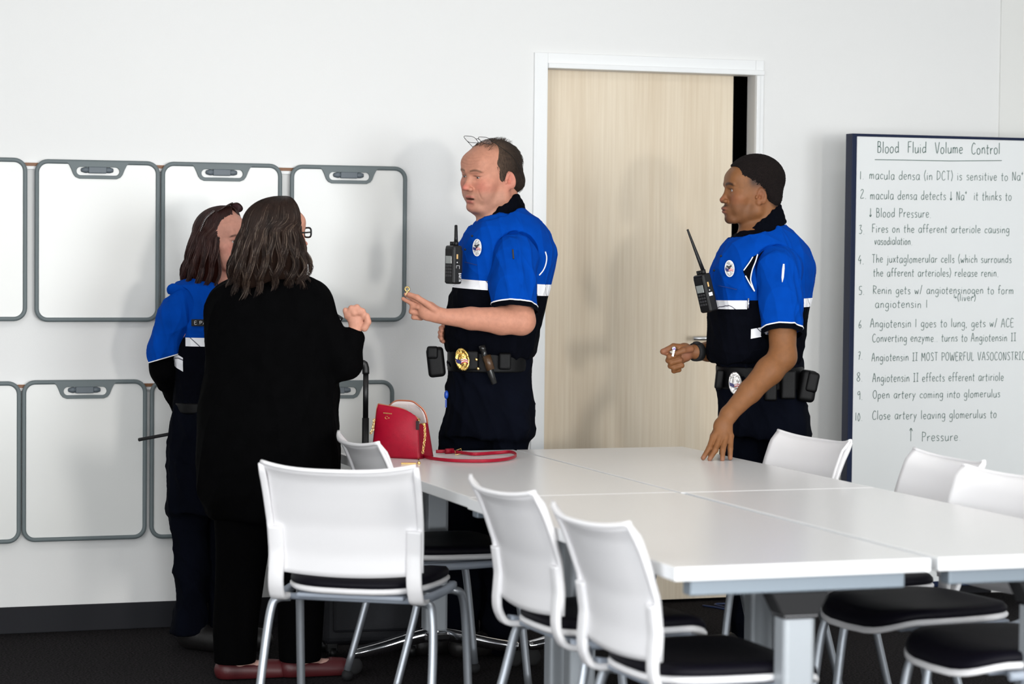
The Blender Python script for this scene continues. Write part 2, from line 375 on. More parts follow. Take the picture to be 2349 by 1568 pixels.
# ---------------------------------------------------------------- handwriting: a small single-stroke alphabet (x 0..w, y 0..1, baseline 0, x-height .55)
G = {
'a': (.5, ['45,52 20,55 5,30 15,3 32,5 43,30 45,52 43,10 50,2']), 'b': (.45, ['8,98 8,2', '8,35 25,52 42,35 35,8 8,5']), 'c': (.42, ['40,45 22,54 5,30 15,5 40,8']),
'd': (.5, ['40,45 20,50 5,25 18,2 38,15', '42,98 42,2']), 'e': (.45, ['6,28 38,32 32,52 12,50 5,22 20,2 40,10']), 'f': (.35, ['36,92 22,98 14,75 14,2', '2,50 32,52']),
'g': (.48, ['42,48 20,54 5,30 18,6 38,20', '42,52 40,-20 22,-34 6,-24']), 'h': (.46, ['8,98 8,2', '8,30 26,52 38,40 40,2']), 'i': (.18, ['8,52 8,2', '8,70 9,74']),
'j': (.25, ['18,52 16,-22 2,-30', '18,70 19,74']), 'k': (.42, ['8,98 8,2', '36,52 8,26 38,2']), 'l': (.18, ['8,98 8,2']), 'm': (.66, ['6,52 6,2', '6,36 20,52 30,40 30,2', '30,36 46,52 56,40 56,2']),
'n': (.46, ['8,52 8,2', '8,34 26,54 38,40 40,2']), 'o': (.46, ['22,54 6,40 8,8 26,0 40,18 38,44 22,54']), 'p': (.46, ['8,52 6,-34', '7,44 28,54 40,30 26,4 8,8']),
'r': (.36, ['8,52 8,2', '8,32 20,50 34,50']), 's': (.38, ['34,48 16,54 8,40 30,22 28,4 6,4']), 't': (.34, ['16,82 14,8 26,2', '2,54 32,56']), 'u': (.46, ['6,52 8,10 24,2 38,20 40,52', '40,52 41,2']),
'v': (.4, ['4,52 18,2 36,54']), 'w': (.58, ['4,52 14,2 28,40 40,2 54,54']), 'x': (.4, ['4,52 36,2', '36,54 4,0']), 'y': (.44, ['4,52 20,8', '40,54 20,8 6,-32']), 'z': (.42, ['4,50 38,52 6,4 40,4']),
'A': (.56, ['4,0 28,98 50,0', '12,36 44,38']), 'B': (.5, ['8,96 8,0', '8,96 36,88 32,56 8,52', '8,52 42,44 38,6 8,0']), 'C': (.52, ['46,84 26,96 6,60 10,12 32,0 48,14']), 'D': (.54, ['8,96 8,0', '8,96 40,84 46,30 8,0']),
'E': (.46, ['42,94 8,94 8,2 42,4', '8,50 36,52']), 'F': (.44, ['8,96 8,0', '8,94 42,96', '8,50 34,52']), 'I': (.34, ['4,94 32,94', '18,94 18,2', '4,2 32,2']), 'K': (.48, ['8,96 8,0', '42,94 8,46 44,0']), 'L': (.42, ['8,96 8,2 40,4']),
'M': (.62, ['6,0 10,94 30,36 50,94 56,0']), 'N': (.54, ['8,0 8,94 44,4 46,96']), 'O': (.56, ['28,96 6,70 8,20 30,0 50,30 46,78 28,96']), 'P': (.48, ['8,96 8,0', '8,94 42,84 36,50 8,46']), 'R': (.5, ['8,96 8,0', '8,94 42,84 36,54 8,50 44,0']),
'S': (.46, ['42,86 22,96 8,76 38,34 34,6 6,6']), 'T': (.5, ['4,94 46,96', '25,95 25,0']), 'U': (.54, ['6,96 10,14 28,0 44,18 48,96']), 'V': (.54, ['4,96 26,0 50,98']), 'W': (.72, ['4,96 18,0 36,70 52,0 68,98']),
'1': (.22, ['10,92 10,2']), '2': (.44, ['6,76 22,94 36,74 6,4 42,4']), '3': (.42, ['6,88 30,92 16,54 36,36 24,4 4,8']), '4': (.42, ['26,96 6,42 40,44', '30,60 30,0']), '5': (.42, ['38,94 10,92 8,54 34,48 32,8 4,4']),
'6': (.42, ['32,96 8,40 16,2 36,14 30,42 8,32']), '7': (.42, ['4,92 38,94 16,0', '12,48 34,50']), '8': (.42, ['22,50 6,76 24,96 36,76 22,50 4,20 22,0 40,22 22,50']), '9': (.42, ['36,70 18,52 6,74 20,94 36,80 36,0']), '0': (.44, ['20,92 4,50 18,0 38,40 20,92']),
'.': (.2, ['8,0 10,3']), ',': (.2, ['10,6 6,-12']), '(': (.26, ['22,104 6,50 20,-10']), ')': (.26, ['4,104 20,50 6,-10']), '/': (.34, ['4,-4 30,100']), '+': (.26, ['12,96 12,64', '0,80 24,80']), '-': (.3, ['4,30 26,30']),
'v_': (.36, ['16,92 16,2', '4,22 16,2 30,24']), '^_': (.36, ['16,0 16,130', '2,104 16,130 32,102']), '>_': (.4, ['6,90 6,50 34,50', '24,64 36,50 24,38']), ' ': (.34, []),
}
def write(mb, chars, org, ux, uz, size, width, target_w=None, rnd=None, normal=None, jit=.03, r=.0012):
    """chars: string (tokens v_ ^_ >_ as \\x01 \\x02 \\x03) drawn from org along ux/uz; fits target_w"""
    tok = {'\x01': 'v_', '\x02': '^_', '\x03': '>_'}
    total = sum(G[tok.get(c, c)][0]+.1 for c in chars)
    sx = (target_w/total) if target_w else size
    x = 0; ux = np.array(ux); uz = np.array(uz); org = np.array(org)
    rnd = rnd or random.Random(1)
    for c in chars:
        wd, strokes = G[tok.get(c, c)]
        jy = rnd.uniform(-jit, jit)
        for st in strokes:
            pts = [tuple(map(float, q.split(','))) for q in st.split()]
            pts = [(a/100+rnd.uniform(-.012, .012), bb/100+rnd.uniform(-.012, .012)+jy) for a, bb in pts]
            if len(pts) > 2: pts = spline(pts, 4)
            P = [tuple(org+ux*((x+a)*sx)+uz*(bb*size)) for a, bb in pts]
            mb.tube(P, r, 4)
        x += wd+.1
    return total*sx

# the big rolling whiteboard
WBY = 8.60; WX0, WX1 = 4.335, 5.56
root = thing('rolling_whiteboard', 'tall blue-edged whiteboard covered in handwritten notes, standing at the right', 'whiteboard', (0, 0, 0))
b = MB(); b.prism([(WX0, .09), (WX1, .09), (WX1, 1.893), (WX0, 1.893)], WBY-.025, WBY+.03, holes=[[(WX0+.022, .112), (WX1-.022, .112), (WX1-.022, 1.882), (WX0+.022, 1.882)]], bev=.002)
b.done('frame', M_blueframe, root)
ink = MB().box((WX0+.02, WBY-.02, .11), (WX1-.02, WBY+.02, 1.884)); ink.mi = 1
for x in (WX0+.12, WX1-.12):
    MB().box((x-.02, WBY-.25, .045), (x+.02, WBY+.26, .088), .006).done('foot', M_blackmatte, root)
    for yy in (WBY-.22, WBY+.23):
        MB().lathe([(0, -.012), (.022, -.012), (.022, .012), (0, .012)], 16, Matrix.Translation((x, yy, .022)) @ Matrix.Rotation(RX, 4, 'Y')).done('caster', M_black, root)
LINES = [  # text, x left, baseline y, x right, cap height px (photo pixels on the board)
 ('Blood  Fluid  Volume  Control', 2012, 350, 2296, 27), ('1.', 1972, 411, 1984, 20), ('macula densa (in DCT) is sensitive to Na+', 1994, 411, 2349, 22),
 ('2.', 1973, 455, 1990, 22), ('macula densa detects \x01 Na+  it thinks to', 1996, 457, 2322, 22), ('\x01 Blood Pressure.', 1994, 498, 2138, 22),
 ('3.', 1970, 537, 1986, 22), ('Fires on the afferent arteriole causing', 2000, 533, 2317, 20), ('vasodialation.', 2006, 561, 2094, 19),
 ('4.', 1968, 606, 1984, 21), ('The juxtaglomerular cells (which surrounds', 2000, 602, 2322, 20), ('the afferent arterioles) release renin.', 2003, 634, 2292, 20),
 ('5.', 1970, 676, 1985, 21), ('Renin gets w/ angiotensinogen to form', 2002, 674, 2327, 20), ('\x03(liver)', 2188, 690, 2240, 17), ('angiotensin 1', 2007, 706, 2130, 20),
 ('6.', 1969, 752, 1983, 19), ('Angiotensin 1 goes to lung, gets w/ ACE', 1996, 751, 2327, 21), ('Converting enzyme.. turns to Angiotensin II', 2001, 784, 2332, 20),
 ('7.', 1968, 824, 1980, 18), ('Angiotensin II MOST POWERFUL VASOCONSTRICT', 1999, 828, 2362, 20),
 ('8.', 1965, 874, 1981, 21), ('Angiotensin II effects efferent artiriole', 2001, 876, 2304, 21),
 ('9.', 1966, 916, 1981, 20), ('Open artery coming into glomerulus', 2002, 914, 2296, 20),
 ('10.', 1962, 965, 1980, 20), ('Close artery leaving glomerulus to', 2001, 962, 2288, 21), ('\x02  Pressure.', 2086, 1012, 2206, 23)]
rnd = random.Random(5); ys = WBY-.021
for t, xl, yb, xr, ch in LINES:
    a = on_wall(xl, yb, ys); c = on_wall(xr, yb+(xr-xl)*(.000045*(660-yb)), ys)
    dirx = (c-a); tw = np.linalg.norm(dirx); dirx = dirx/tw; hgt = on_wall(xl, yb-ch, ys)[2]-a[2]
    write(ink, t, a, dirx, (0, 0, 1), hgt, 0, tw, rnd, r=.0014 if ch > 24 else .0011)
ink.tube([tuple(on_wall(x, y, ys)) for x, y in ((2007, 366), (2080, 367), (2180, 369), (2298, 368))], .0013, 4); ink.done('writing_surface', [M_wb, M_ink], root, recalc=False)
# ---------------------------------------------------------------- tables
def make_table(name, label, x0, x1, y0, y1, posts):
    """posts: y positions of the column legs"""
    root = thing(name, label, 'table', ((x0+x1)/2, (y0+y1)/2, 0), group='four tables pushed together')
    w, l = (x1-x0)/2, (y1-y0)/2; cy = (y0+y1)/2
    t = MB(); t.box((-w, -l, .703), (w, l, .735), .0018, seg=2)
    top = t.done('tabletop', [M_table, M_tedge], root)
    for p in top.data.polygons:
        if abs(p.normal.z) < .25: p.material_index = 1
    for py in posts:
        y = py-cy; sgn = -1 if y < 0 else 1
        MB().box((-w+.05, y-.022, .664), (w-.05, y+.022, .702), .004).done('crossbeam', M_beam, root)
        lg = MB().box((-.04, y-.03, .13), (.04, y+.03, .615), .012, seg=4).done('leg', M_post, root)
        br = MB(); br.prism([(-.072, .664), (.072, .664), (.045, .612), (-.045, .612)], y-.034, y+.034, bev=.004)
        br.done('bracket', M_blackmatte, root)
        MB().box((-.042, y-.036, .604), (.042, y+.036, .613), .002).done('collar', M_chrome, root)
        ft = MB()
        for s in (-1, 1):
            path = spline([(0, y, .125), (s*.06, y, .118), (s*.18, y, .088), (s*.27, y, .07), (s*.298, y, .067)], 5)
            ft.tube(path, [1.25-.5*i/len(path) for i in range(len(path))], 12, flat=(.05, .042), up=(0, 1, 0))
        ft.box((-.045, y-.036, .1), (.045, y+.036, .135), .01)
        ft.done('foot', M_chrome, root)
        for s in (-1, 1):
            cs = MB(); R = Matrix.Translation((s*.285, y, .03)) @ Matrix.Rotation(RX, 4, 'X')
            cs.lathe([(0, -.022), (.020, -.022), (.029, -.018), (.03, -.01), (.03, .01), (.029, .018), (.02, .022), (0, .022)], 20, R)
            c = cs.done('caster', M_blackmatte, root)
            rg = MB(); rg.lathe([(.016, -.024), (.021, -.026), (.026, -.023), (.026, -.0215), (.016, -.0215)], 24, R); rg.lathe([(0, -.025), (.008, -.025), (.009, -.0215), (0, -.0215)], 16, R)
            rg.done('hub_ring', M_chrome, c)
            MB().tube([(s*.285, y, .05), (s*.285, y, .075)], .009, 10).done('stem', M_chrome, c)
    return root
make_table('meeting_table', 'white table nearest the camera, its whole front edge and grey leg in view', 2.074, 2.712, 4.932, 6.438, (4.985, 6.38))
make_table('meeting_table', 'white table running off the right edge, beside the nearest table', 2.734, 3.345, 4.937, 6.425, (5.0, 6.56-.18))
make_table('meeting_table', 'white table at the far end that carries the red handbag', 2.085, 2.712, 6.446, 7.905, (6.56, 7.80))
make_table('meeting_table', 'white table at the far end under the young officer\'s hand', 2.722, 3.345, 6.436, 7.9, (6.56, 7.80))

# ---------------------------------------------------------------- chairs (front faces +Y of the chair)
def back_y(z):      # side profile of the back
    return np.interp(z, [.42, .455, .50, .57, .65, .73, .78, .82], [-.205, -.222, -.226, -.222, -.232, -.260, -.281, -.304])
def make_chair():
    root = thing('stacking_chair', 'x', 'chair')
    W = .228
    def hw(z): return np.interp(z, [.45, .55, .68, .82], [.226, .222, .226, .230])
    def shell(u, v):
        a = 2*u-1; z = .512+v*(.810-.512)
        zt = z+v*v*.018*abs(a)**3.0 - (1-v)**2*.012*(1-a*a)
        return (a*(hw(z)-.004), back_y(z)-.040*(1-a*a)*(.55+.45*v)+.004+(.012*max(0, v-.9)/.1*-1), zt)
    b = MB(); b.grid(shell, 28, 22, .007)
    # raised rim round the top and sides, and the side uprights running down under the seat
    rim = [shell(u, 1) for u in np.linspace(0, 1, 29)]
    b.tube(rim, 1, 8, flat=(.012, .012))
    for s in (-1, 1):
        side = []
        for z in np.linspace(.823, .52, 12): side.append((s*(hw(z)-.003), back_y(z)-.004, z))
        b.tube(side, [.75]+[1]*(len(side)-1), 10, flat=(.02, .012), up=(1, 0, 0))
        up = []
        for z in np.linspace(.64, .475, 8): up.append((s*(hw(z)-.020), back_y(z)-.010, z))
        up += [(s*(W-.022), -.226, .455), (s*(W-.022), -.214, .438), (s*(W-.022), -.19, .430), (s*(W-.022), -.15, .430)]
        b.tube(spline(up, 3), 1, 12, flat=(.046, .018), up=(1, 0, 0))
    b.done('backrest', M_chairw, root)
    # seat outline
    def outline(k, n=40):
        pts = []
        for i in range(n):
            a = 2*math.pi*i/n; c, s = math.cos(a), math.sin(a)
            x = math.copysign(abs(c)**.55, c)*.222*k; y = math.copysign(abs(s)**.6, s)*.225*k
            x *= 1-.08*(y < 0)*min(1, -y/.2)
            pts.append((x, y+.01))
        return pts
    def slab(levels, name, m):
        t = MB(); rings = []
        for k, z, dz in levels:
            rings.append([t.bm.verts.new((x, y, z+dz*0 - .030*max(0, (y-.13)/.1)**2 + .006*(abs(x)/.22)**2)) for x, y in outline(k)])
        for A, B in zip(rings, rings[1:]):
            for i in range(40): f = t.bm.faces.new((A[i], A[(i+1) % 40], B[(i+1) % 40], B[i])); f.smooth = True
        f = t.bm.faces.new(rings[0]); f.smooth = True; f = t.bm.faces.new(rings[-1]); f.smooth = True
        return t.done(name, m, root)
    slab([(.6, .444, 0), (.97, .446, 0), (1.0, .452, 0), (1.0, .458, 0), (.975, .464, 0), (.6, .466, 0)], 'seat_shell', M_chairw)
    slab([(.5, .458, 0), (.95, .460, 0), (.99, .468, 0), (.985, .478, 0), (.95, .487, 0), (.8, .490, 0), (.5, .488, 0), (.2, .486, 0)], 'seat_cushion', M_cush)
    p = MB(); 
    p.box((-.16, -.19, .430), (.16, .17, .444), .006)
    for s in (-1, 1):
        p.tube(spline([(s*.206, -.20, .442), (s*.216, -.14, .434), (s*.226, 0, .436), (s*.228, .10, .440), (s*.215, .15, .437)], 4), 1, 10, flat=(.026, .022), up=(1, 0, 0))
    p.tube([(-.21, -.155, .428), (.21, -.155, .428)], .010, 10); p.tube([(-.21, .09, .428), (.21, .09, .428)], .010, 10)
    p.done('seat_frame', M_chairg, root)
    for s in (-1, 1):
        for k, path in enumerate(([(s*.19, .10, .426), (s*.235, .115, .424), (s*.252, .135, .40), (s*.258, .155, .30), (s*.262, .185, .035)],
                                  [(s*.19, -.15, .425), (s*.225, -.155, .42), (s*.240, -.168, .395), (s*.25, -.195, .28), (s*.258, -.262, .035)])):
            lg = MB().tube(spline(path, 5), .0125, 12).done('leg', M_tube, root)
            q = path[-1]; MB().ball((q[0], q[1], .02), .0195).tube([(q[0], q[1], .03), (q[0], q[1], .05)], .008, 8).done('caster', M_blackmatte, lg)
    return root
cproto = make_chair()
def yaw_of(dx, dy): return math.atan2(-dx, dy)      # turn so that +Y points along (dx,dy)
CH = [  # x, y, facing dx, dy, label
 (1.887, 6.80, .53, .85, 'white chair whose flat back faces the camera, standing apart at the table corner', 'chairs near the camera'),
 (2.30, 5.92, 1, .05, 'white chair seen edge-on, middle one of the near table side', 'chairs along the open table side'),
 (2.285, 5.23, 1, .04, 'nearest and most blurred white chair, at the near table corner', 'chairs along the open table side'),
 (2.33, 7.43, 1, .02, 'white chair at the far table, its back top beside the red handbag', 'chairs along the open table side'),
 (3.20, 7.15, -1, -.10, 'white chair directly in front of the young male officer', 'chairs along the whiteboard side'),
 (3.275, 6.43, -1, .03, 'white chair in front of the big whiteboard, partly covered by a nearer chair', 'chairs along the whiteboard side'),
 (3.19, 5.87, -1, -.12, 'white chair touching the right picture edge, overlapping the chair behind it', 'chairs along the whiteboard side'),
 (3.10, 5.22, -1, -.05, 'chair of which only the black seat shows, in the bottom right corner', 'chairs along the whiteboard side')]
for i, (x, y, dx, dy, lb, gp) in enumerate(CH):
    o = cproto if i == 0 else copy_tree(cproto)
    o.location = (x, y, 0); o.rotation_euler = (0, 0, yaw_of(dx, dy)); o['label'] = lb; o['group'] = gp

# ---------------------------------------------------------------- suitcase behind the table
p = head_to_world(at(842, 1480, 8.44)); root = thing('rolling_suitcase', 'black rolling suitcase with its telescopic handle pulled up, behind the table', 'suitcase', (p[0], p[1], 0), -YAW+.25)
MB().box((-.17, -.10, .05), (.17, .10, .56), .03, seg=4).done('body', mat('suitcase_fabric', (.005, .0055, .009), .7, bump=.4, bscale=300), root)
MB().box((-.14, -.115, .10), (.14, -.095, .42), .01).done('front_pocket', MATS['suitcase_fabric'], root)
hb = MB()
for s in (-1, 1):
    hb.tube([(s*.075-.075, .06, .54), (s*.075-.075, .06, .83)], 1, 12, flat=(.024, .017), up=(1, 0, 0)); hb.tube([(s*.075-.075, .06, .83), (s*.075-.075, .06, 1.00)], 1, 12, flat=(.019, .014), up=(1, 0, 0))
hb.tube(spline([(-.15, .06, .985), (-.147, .06, 1.012), (-.13, .06, 1.024), (-.02, .06, 1.024), (-.003, .06, 1.012), (0, .06, .985)], 4), 1, 12, flat=(.024, .024), up=(0, 1, 0))
hb.done('handle', M_black, root)
for sx in (-.14, .14):
    for sy in (-.08, .08):
        MB().lathe([(0, -.013), (.024, -.013), (.025, 0), (.024, .013), (0, .013)], 16, Matrix.Translation((sx, sy, .025)) @ Matrix.Rotation(RX, 4, 'Y')).box((sx-.02, sy-.015, .03), (sx+.02, sy+.015, .06), .004).done('wheel', M_black, root)

# ---------------------------------------------------------------- red handbag on the table
p = on_z(912, 1051, .735)
BR = -YAW-.42
root = thing('handbag', 'red leather domed handbag standing open on the far table', 'handbag', (p[0]+.03, p[1]+.045, .735), BR)
HB = .186
def bag_hw(t): return .088-.014*t if t < .62 else .0793*max(0, 1-((t-.62)/.40)**3.2*.75)**.5
def panel(side, y_bot, y_top, top=1.0):
    def f(u, v):
        a = 2*u-1; z = .002+v*HB*top
        lim = bag_hw(v) if a > 0 or side > 0 else .088-.011*v-.004*max(0, (v-.85)/.15)**3
        y = y_bot+(y_top-y_bot)*v + side*.018*math.sin(math.pi*v)*(1-a*a)
        drop = 0
        return (a*lim, y, z-(.012*abs(a)**4*v if a > 0 or side > 0 else 0)-(.010*(a+1)*v**6 if side < 0 else 0))
    return f
MB().grid(panel(-1, -.052, -.036, .94), 24, 24, .004).done('front_panel', M_red, root)
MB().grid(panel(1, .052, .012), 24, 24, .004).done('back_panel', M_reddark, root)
g = MB()
for s in (-1, 1):
    A, B = panel(-1, -.052, -.036, .94), panel(1, .052, .012); u = 0 if s < 0 else 1
    def gus(a, v, A=A, B=B, u=u, s=s):
        vv = v*.66; p0, p1 = np.array(A(u, vv)), np.array(B(u, vv)); q = p0*(1-a)+p1*a; q[0] += -s*.012*math.sin(math.pi*a)*(.3+v)
        return tuple(q)
    g.grid(gus, 8, 14, .003)
g.box((-.088, -.054, 0), (.088, .054, .006), .002)
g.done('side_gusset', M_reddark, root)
def inner(f, d):
    return lambda u, v: (f(u, v)[0]*.97, f(u, v)[1]+d, f(u, v)[2]*.985)
MB().grid(inner(panel(-1, -.052, -.036, .94), .004), 16, 16, .001).grid(inner(panel(1, .052, .012), -.004), 16, 16, .001).done('lining', M_lining, root)
z = MB()
for F_, k in ((panel(-1, -.052, -.036, .94), 1), (panel(1, .052, .012), -1)):
    pts = [F_(0, v) for v in np.linspace(.64, 1, 12)]+[F_(u, 1) for u in np.linspace(.04, .96, 14)]+[F_(1, v) for v in np.linspace(1, .64, 12)]
    z.tube(pts, .0024, 6)
z.done('zipper', mat('zip_tape', lin(190, 120, 90), .4, metal=.4), root)
pl = MB().box((.079, -.062, .098), (.090, -.058, .128), .001).done('zip_tassel', mat('tassel_black', (.02, .006, .008), .5), root)
MB().tube([(.078, -.046, .128), (.086, -.052, .132), (.086, -.056, .122)], .003, 8).ball((.080, -.044, .130), .006).done('zip_slider', M_gold, root)
# gold lettering low on the front: a word and an emblem too small to read
lt = MB(); A = panel(-1, -.052, -.036, .94)
for i in range(9):
    q = A(.20+i*.024, .845); lt.box((q[0]-.0012, q[1]-.0036, q[2]-.0018), (q[0]+.0012, q[1]-.0022, q[2]+.0018))
q = A(.29, .76); lt.tube([(q[0]+.005*math.cos(a), q[1]-.003, q[2]+.005*math.sin(a)) for a in np.linspace(.6, 5.6, 12)], .0007, 5)
q = A(.34, .76); lt.box((q[0]-.001, q[1]-.0036, q[2]-.002), (q[0]+.003, q[1]-.0025, q[2]+.001))
lt.done('gold_lettering', M_gold, root)
def chain(mb, pts, r=.0016, L=.012):
    P = [np.array(q, float) for q in pts]; acc = []; 
    for a, b_ in zip(P, P[1:]):
        n = max(1, int(np.linalg.norm(b_-a)/(L*.72)))
        for k in range(n): acc.append((a+(b_-a)*k/n, (b_-a)/np.linalg.norm(b_-a)))
    for i, (c, t) in enumerate(acc):
        s1 = np.cross(t, (0.3, 1, .2) if i % 2 else (1, -.3, .1)); s1 /= np.linalg.norm(s1)
        mb.tube([tuple(c+t*L*.5*math.cos(a)+s1*L*.32*math.sin(a)) for a in np.linspace(0, 2*math.pi, 11)[:-1]], r, 5, closed=True)
wl = lambda px, py, dist: tuple(root_inv @ Vector(head_to_world(at(px, py, dist))))
bpy.context.view_layer.update(); root_inv = root.matrix_world.inverted()
c = MB()
chain(c, [wl(858, 964, 7.99), wl(855, 985, 7.98), wl(848, 997, 7.98)]); c.done('chain', M_gold, root)
c = MB()
chain(c, [wl(974, 974, 7.93), wl(975, 1000, 7.92), wl(972, 1022, 7.91), wl(969, 1043, 7.92)]); c.tube([wl(965, 972, 7.94), wl(976, 973, 7.93)], .0028, 6)
c.done('chain', M_gold, root)
# strap: a flat red band standing on edge on the table
def tab(px, py, dz=0): q = on_z(px, py, .735); return tuple(root_inv @ Vector((q[0], q[1], .735+.0075+dz)))
st = spline([tab(962, 1046), tab(985, 1055), tab(1040, 1061), tab(1110, 1062), tab(1160, 1058), tab(1184, 1051, .002), tab(1172, 1044, .004), tab(1140, 1043), tab(1090, 1046), tab(1060, 1043), tab(1030, 1040), tab(1000, 1040)], 8)
MB().tube(st, 1, 8, flat=(.0115, .003), up=(0, 0, 1)).done('strap', M_red, root)
k = MB(); k.tube([tab(1022, 1041, .002), tab(1040, 1040, .002)], 1, 8, flat=(.018, .008), up=(0, 0, 1)); k.done('strap_keeper', M_reddark, root)
k = MB(); k.tube([tab(1044, 1042, .006), tab(1058, 1040, .010), tab(1060, 1043, -.002), tab(1045, 1045, -.004)], .0016, 6, closed=True); k.tube([tab(960, 1056, -.004), tab(958, 1046, .002), tab(966, 1043, .002), tab(965, 1050, 0)], .002, 6, closed=True)
k.done('buckle', M_gold, root)
# a small gold clip lying on the table in front of the bag
q = on_z(941, 1064, .735)
tag(MB().box((-.03, -.006, 0), (.02, .006, .005), .0015).ball((.028, 0, .004), .006).done('gold_clasp', M_gold), 'small gold clasp lying on the table in front of the red handbag', 'clasp')
o = bpy.data.objects['gold_clasp']; o.location = (q[0], q[1], .735); o.rotation_euler = (0, 0, -YAW)
# blue cable on the carpet beneath the table
q = [on_z(x, y, .005) for x, y in ((1612, 1388), (1640, 1392), (1668, 1396), (1700, 1390), (1672, 1384), (1640, 1386), (1690, 1398))]
tag(MB().tube(spline(q, 6), .004, 6).done('blue_cable', mat('cable_blue', lin(20, 40, 80), .5)), 'thin blue cable on the carpet under the far table', 'cable')
# ---------------------------------------------------------------- sculpting: distance fields meshed with surface nets
class Vol:
    """a signed distance field on a grid; shapes are blended in, then meshed as one continuous surface"""
    def __init__(s, lo, hi, h):
        s.h = h; s.lo = np.array(lo, float); s.n = np.ceil((np.array(hi)-s.lo)/h).astype(int)+2
        s.D = np.full(s.n, 9., np.float32)
    def _blk(s, lo, hi, m):
        a = np.maximum(0, np.floor((np.array(lo)-m-s.lo)/s.h).astype(int)); b = np.minimum(s.n, np.ceil((np.array(hi)+m-s.lo)/s.h).astype(int)+1)
        if np.any(b <= a): return None, None
        g = [(s.lo[i]+s.h*np.arange(a[i], b[i])).astype(np.float32) for i in range(3)]
        return tuple(slice(a[i], b[i]) for i in range(3)), (g[0][:, None, None], g[1][None, :, None], g[2][None, None, :])
    def add(s, prim, k=.01):
        f, lo, hi = prim; sl, g = s._blk(lo, hi, k+3*s.h)
        if sl is None: return s
        d = f(*g); A = s.D[sl]
        if k > 0: h = np.maximum(k-np.abs(A-d), 0)/k; s.D[sl] = np.minimum(A, d)-h*h*k*.25
        else: s.D[sl] = np.minimum(A, d)
        return s
    def sub(s, prim, k=.005):
        f, lo, hi = prim; sl, g = s._blk(lo, hi, k+3*s.h)
        if sl is None: return s
        d = -f(*g); A = s.D[sl]
        if k > 0: h = np.maximum(k-np.abs(A-d), 0)/k; s.D[sl] = np.maximum(A, d)+h*h*k*.25
        else: s.D[sl] = np.maximum(A, d)
        return s
    def mesh(s, iso=0., smooth=1):
        D = s.D-iso; D[0], D[-1] = 9, 9; D[:, 0], D[:, -1] = 9, 9; D[:, :, 0], D[:, :, -1] = 9, 9
        I = D < 0; n = s.n
        cnt = np.zeros(n-1, np.int8)
        for i in (0, 1):
            for j in (0, 1):
                for k in (0, 1): cnt += I[i:n[0]-1+i, j:n[1]-1+j, k:n[2]-1+k]
        idx = np.argwhere((cnt > 0) & (cnt < 8)); vid = np.full(n-1, -1, np.int32); vid[tuple(idx.T)] = np.arange(len(idx))
        acc = np.zeros((len(idx), 3)); c = np.zeros(len(idx))
        cor = [(i, j, k) for i in (0, 1) for j in (0, 1) for k in (0, 1)]
        val = {q: D[idx[:, 0]+q[0], idx[:, 1]+q[1], idx[:, 2]+q[2]] for q in cor}
        for q in cor:
            for ax in range(3):
                if q[ax] == 0:
                    p = list(q); p[ax] = 1; p = tuple(p); a, b = val[q], val[p]; cr = (a < 0) != (b < 0)
                    t = np.where(cr, a/np.where(cr, a-b, 1), 0)
                    pt = np.array(q, float)[None, :].repeat(len(idx), 0); pt[:, ax] += t; acc += pt*cr[:, None]; c += cr
        V = s.lo+s.h*(idx+acc/c[:, None]); Q = []
        for ax in range(3):
            o1, o2 = [a for a in range(3) if a != ax]
            sl0 = [slice(1, n[a]-1) for a in range(3)]; sl1 = list(sl0); sl0[ax] = slice(0, n[ax]-1); sl1[ax] = slice(1, n[ax])
            a, b = I[tuple(sl0)], I[tuple(sl1)]; e = np.argwhere(a != b); e2 = e.copy()
            for q in (o1, o2): e2[:, q] += 1
            sg = a[tuple(e.T)]
            def vv(d1, d2):
                r = e2.copy(); r[:, o1] -= d1; r[:, o2] -= d2; return vid[tuple(r.T)]
            q4 = np.stack([vv(1, 1), vv(0, 1), vv(0, 0), vv(1, 0)], 1)
            if ax == 1: q4 = q4[:, ::-1]
            q4[~sg] = q4[~sg][:, ::-1]; Q.append(q4)
        Q = np.concatenate(Q); Q = Q[(Q >= 0).all(1)]
        for _ in range(smooth):
            S = np.zeros_like(V); N = np.zeros(len(V))
            for i in range(4):
                np.add.at(S, Q[:, i], V[Q[:, (i+1) % 4]]+V[Q[:, (i-1) % 4]]); np.add.at(N, Q[:, i], 2)
            V = V*.5+.5*S/np.maximum(N, 1)[:, None]
        return V, Q
def np_mesh(name, V, Q, m, parent=None, colors=None, smooth=True):
    me = bpy.data.meshes.new(name); V = np.ascontiguousarray(V, np.float32); Q = np.ascontiguousarray(Q, np.int32)
    me.vertices.add(len(V)); me.vertices.foreach_set('co', V.ravel()); me.loops.add(Q.size); me.loops.foreach_set('vertex_index', Q.ravel())
    me.polygons.add(len(Q)); me.polygons.foreach_set('loop_start', np.arange(0, Q.size, 4, dtype=np.int32)); me.polygons.foreach_set('loop_total', np.full(len(Q), 4, np.int32))
    me.update(calc_edges=True)
    if colors is not None:
        ca = me.color_attributes.new('Col', 'FLOAT_COLOR', 'POINT'); c4 = np.ones((len(V), 4), np.float32); c4[:, :3] = colors; ca.data.foreach_set('color', c4.ravel())
    o = link(name, me, m, parent)
    if smooth: me.polygons.foreach_set('use_smooth', np.ones(len(Q), bool))
    return o
def keep(o, *planes):
    """cut a mesh object: keep only the side the plane normals point to; planes are (point, normal)"""
    t = bmesh.new(); t.from_mesh(o.data)
    for co, no in planes:
        bmesh.ops.bisect_plane(t, geom=t.verts[:]+t.edges[:]+t.faces[:], plane_co=co, plane_no=no, clear_inner=True)
    t.to_mesh(o.data); t.free(); return o

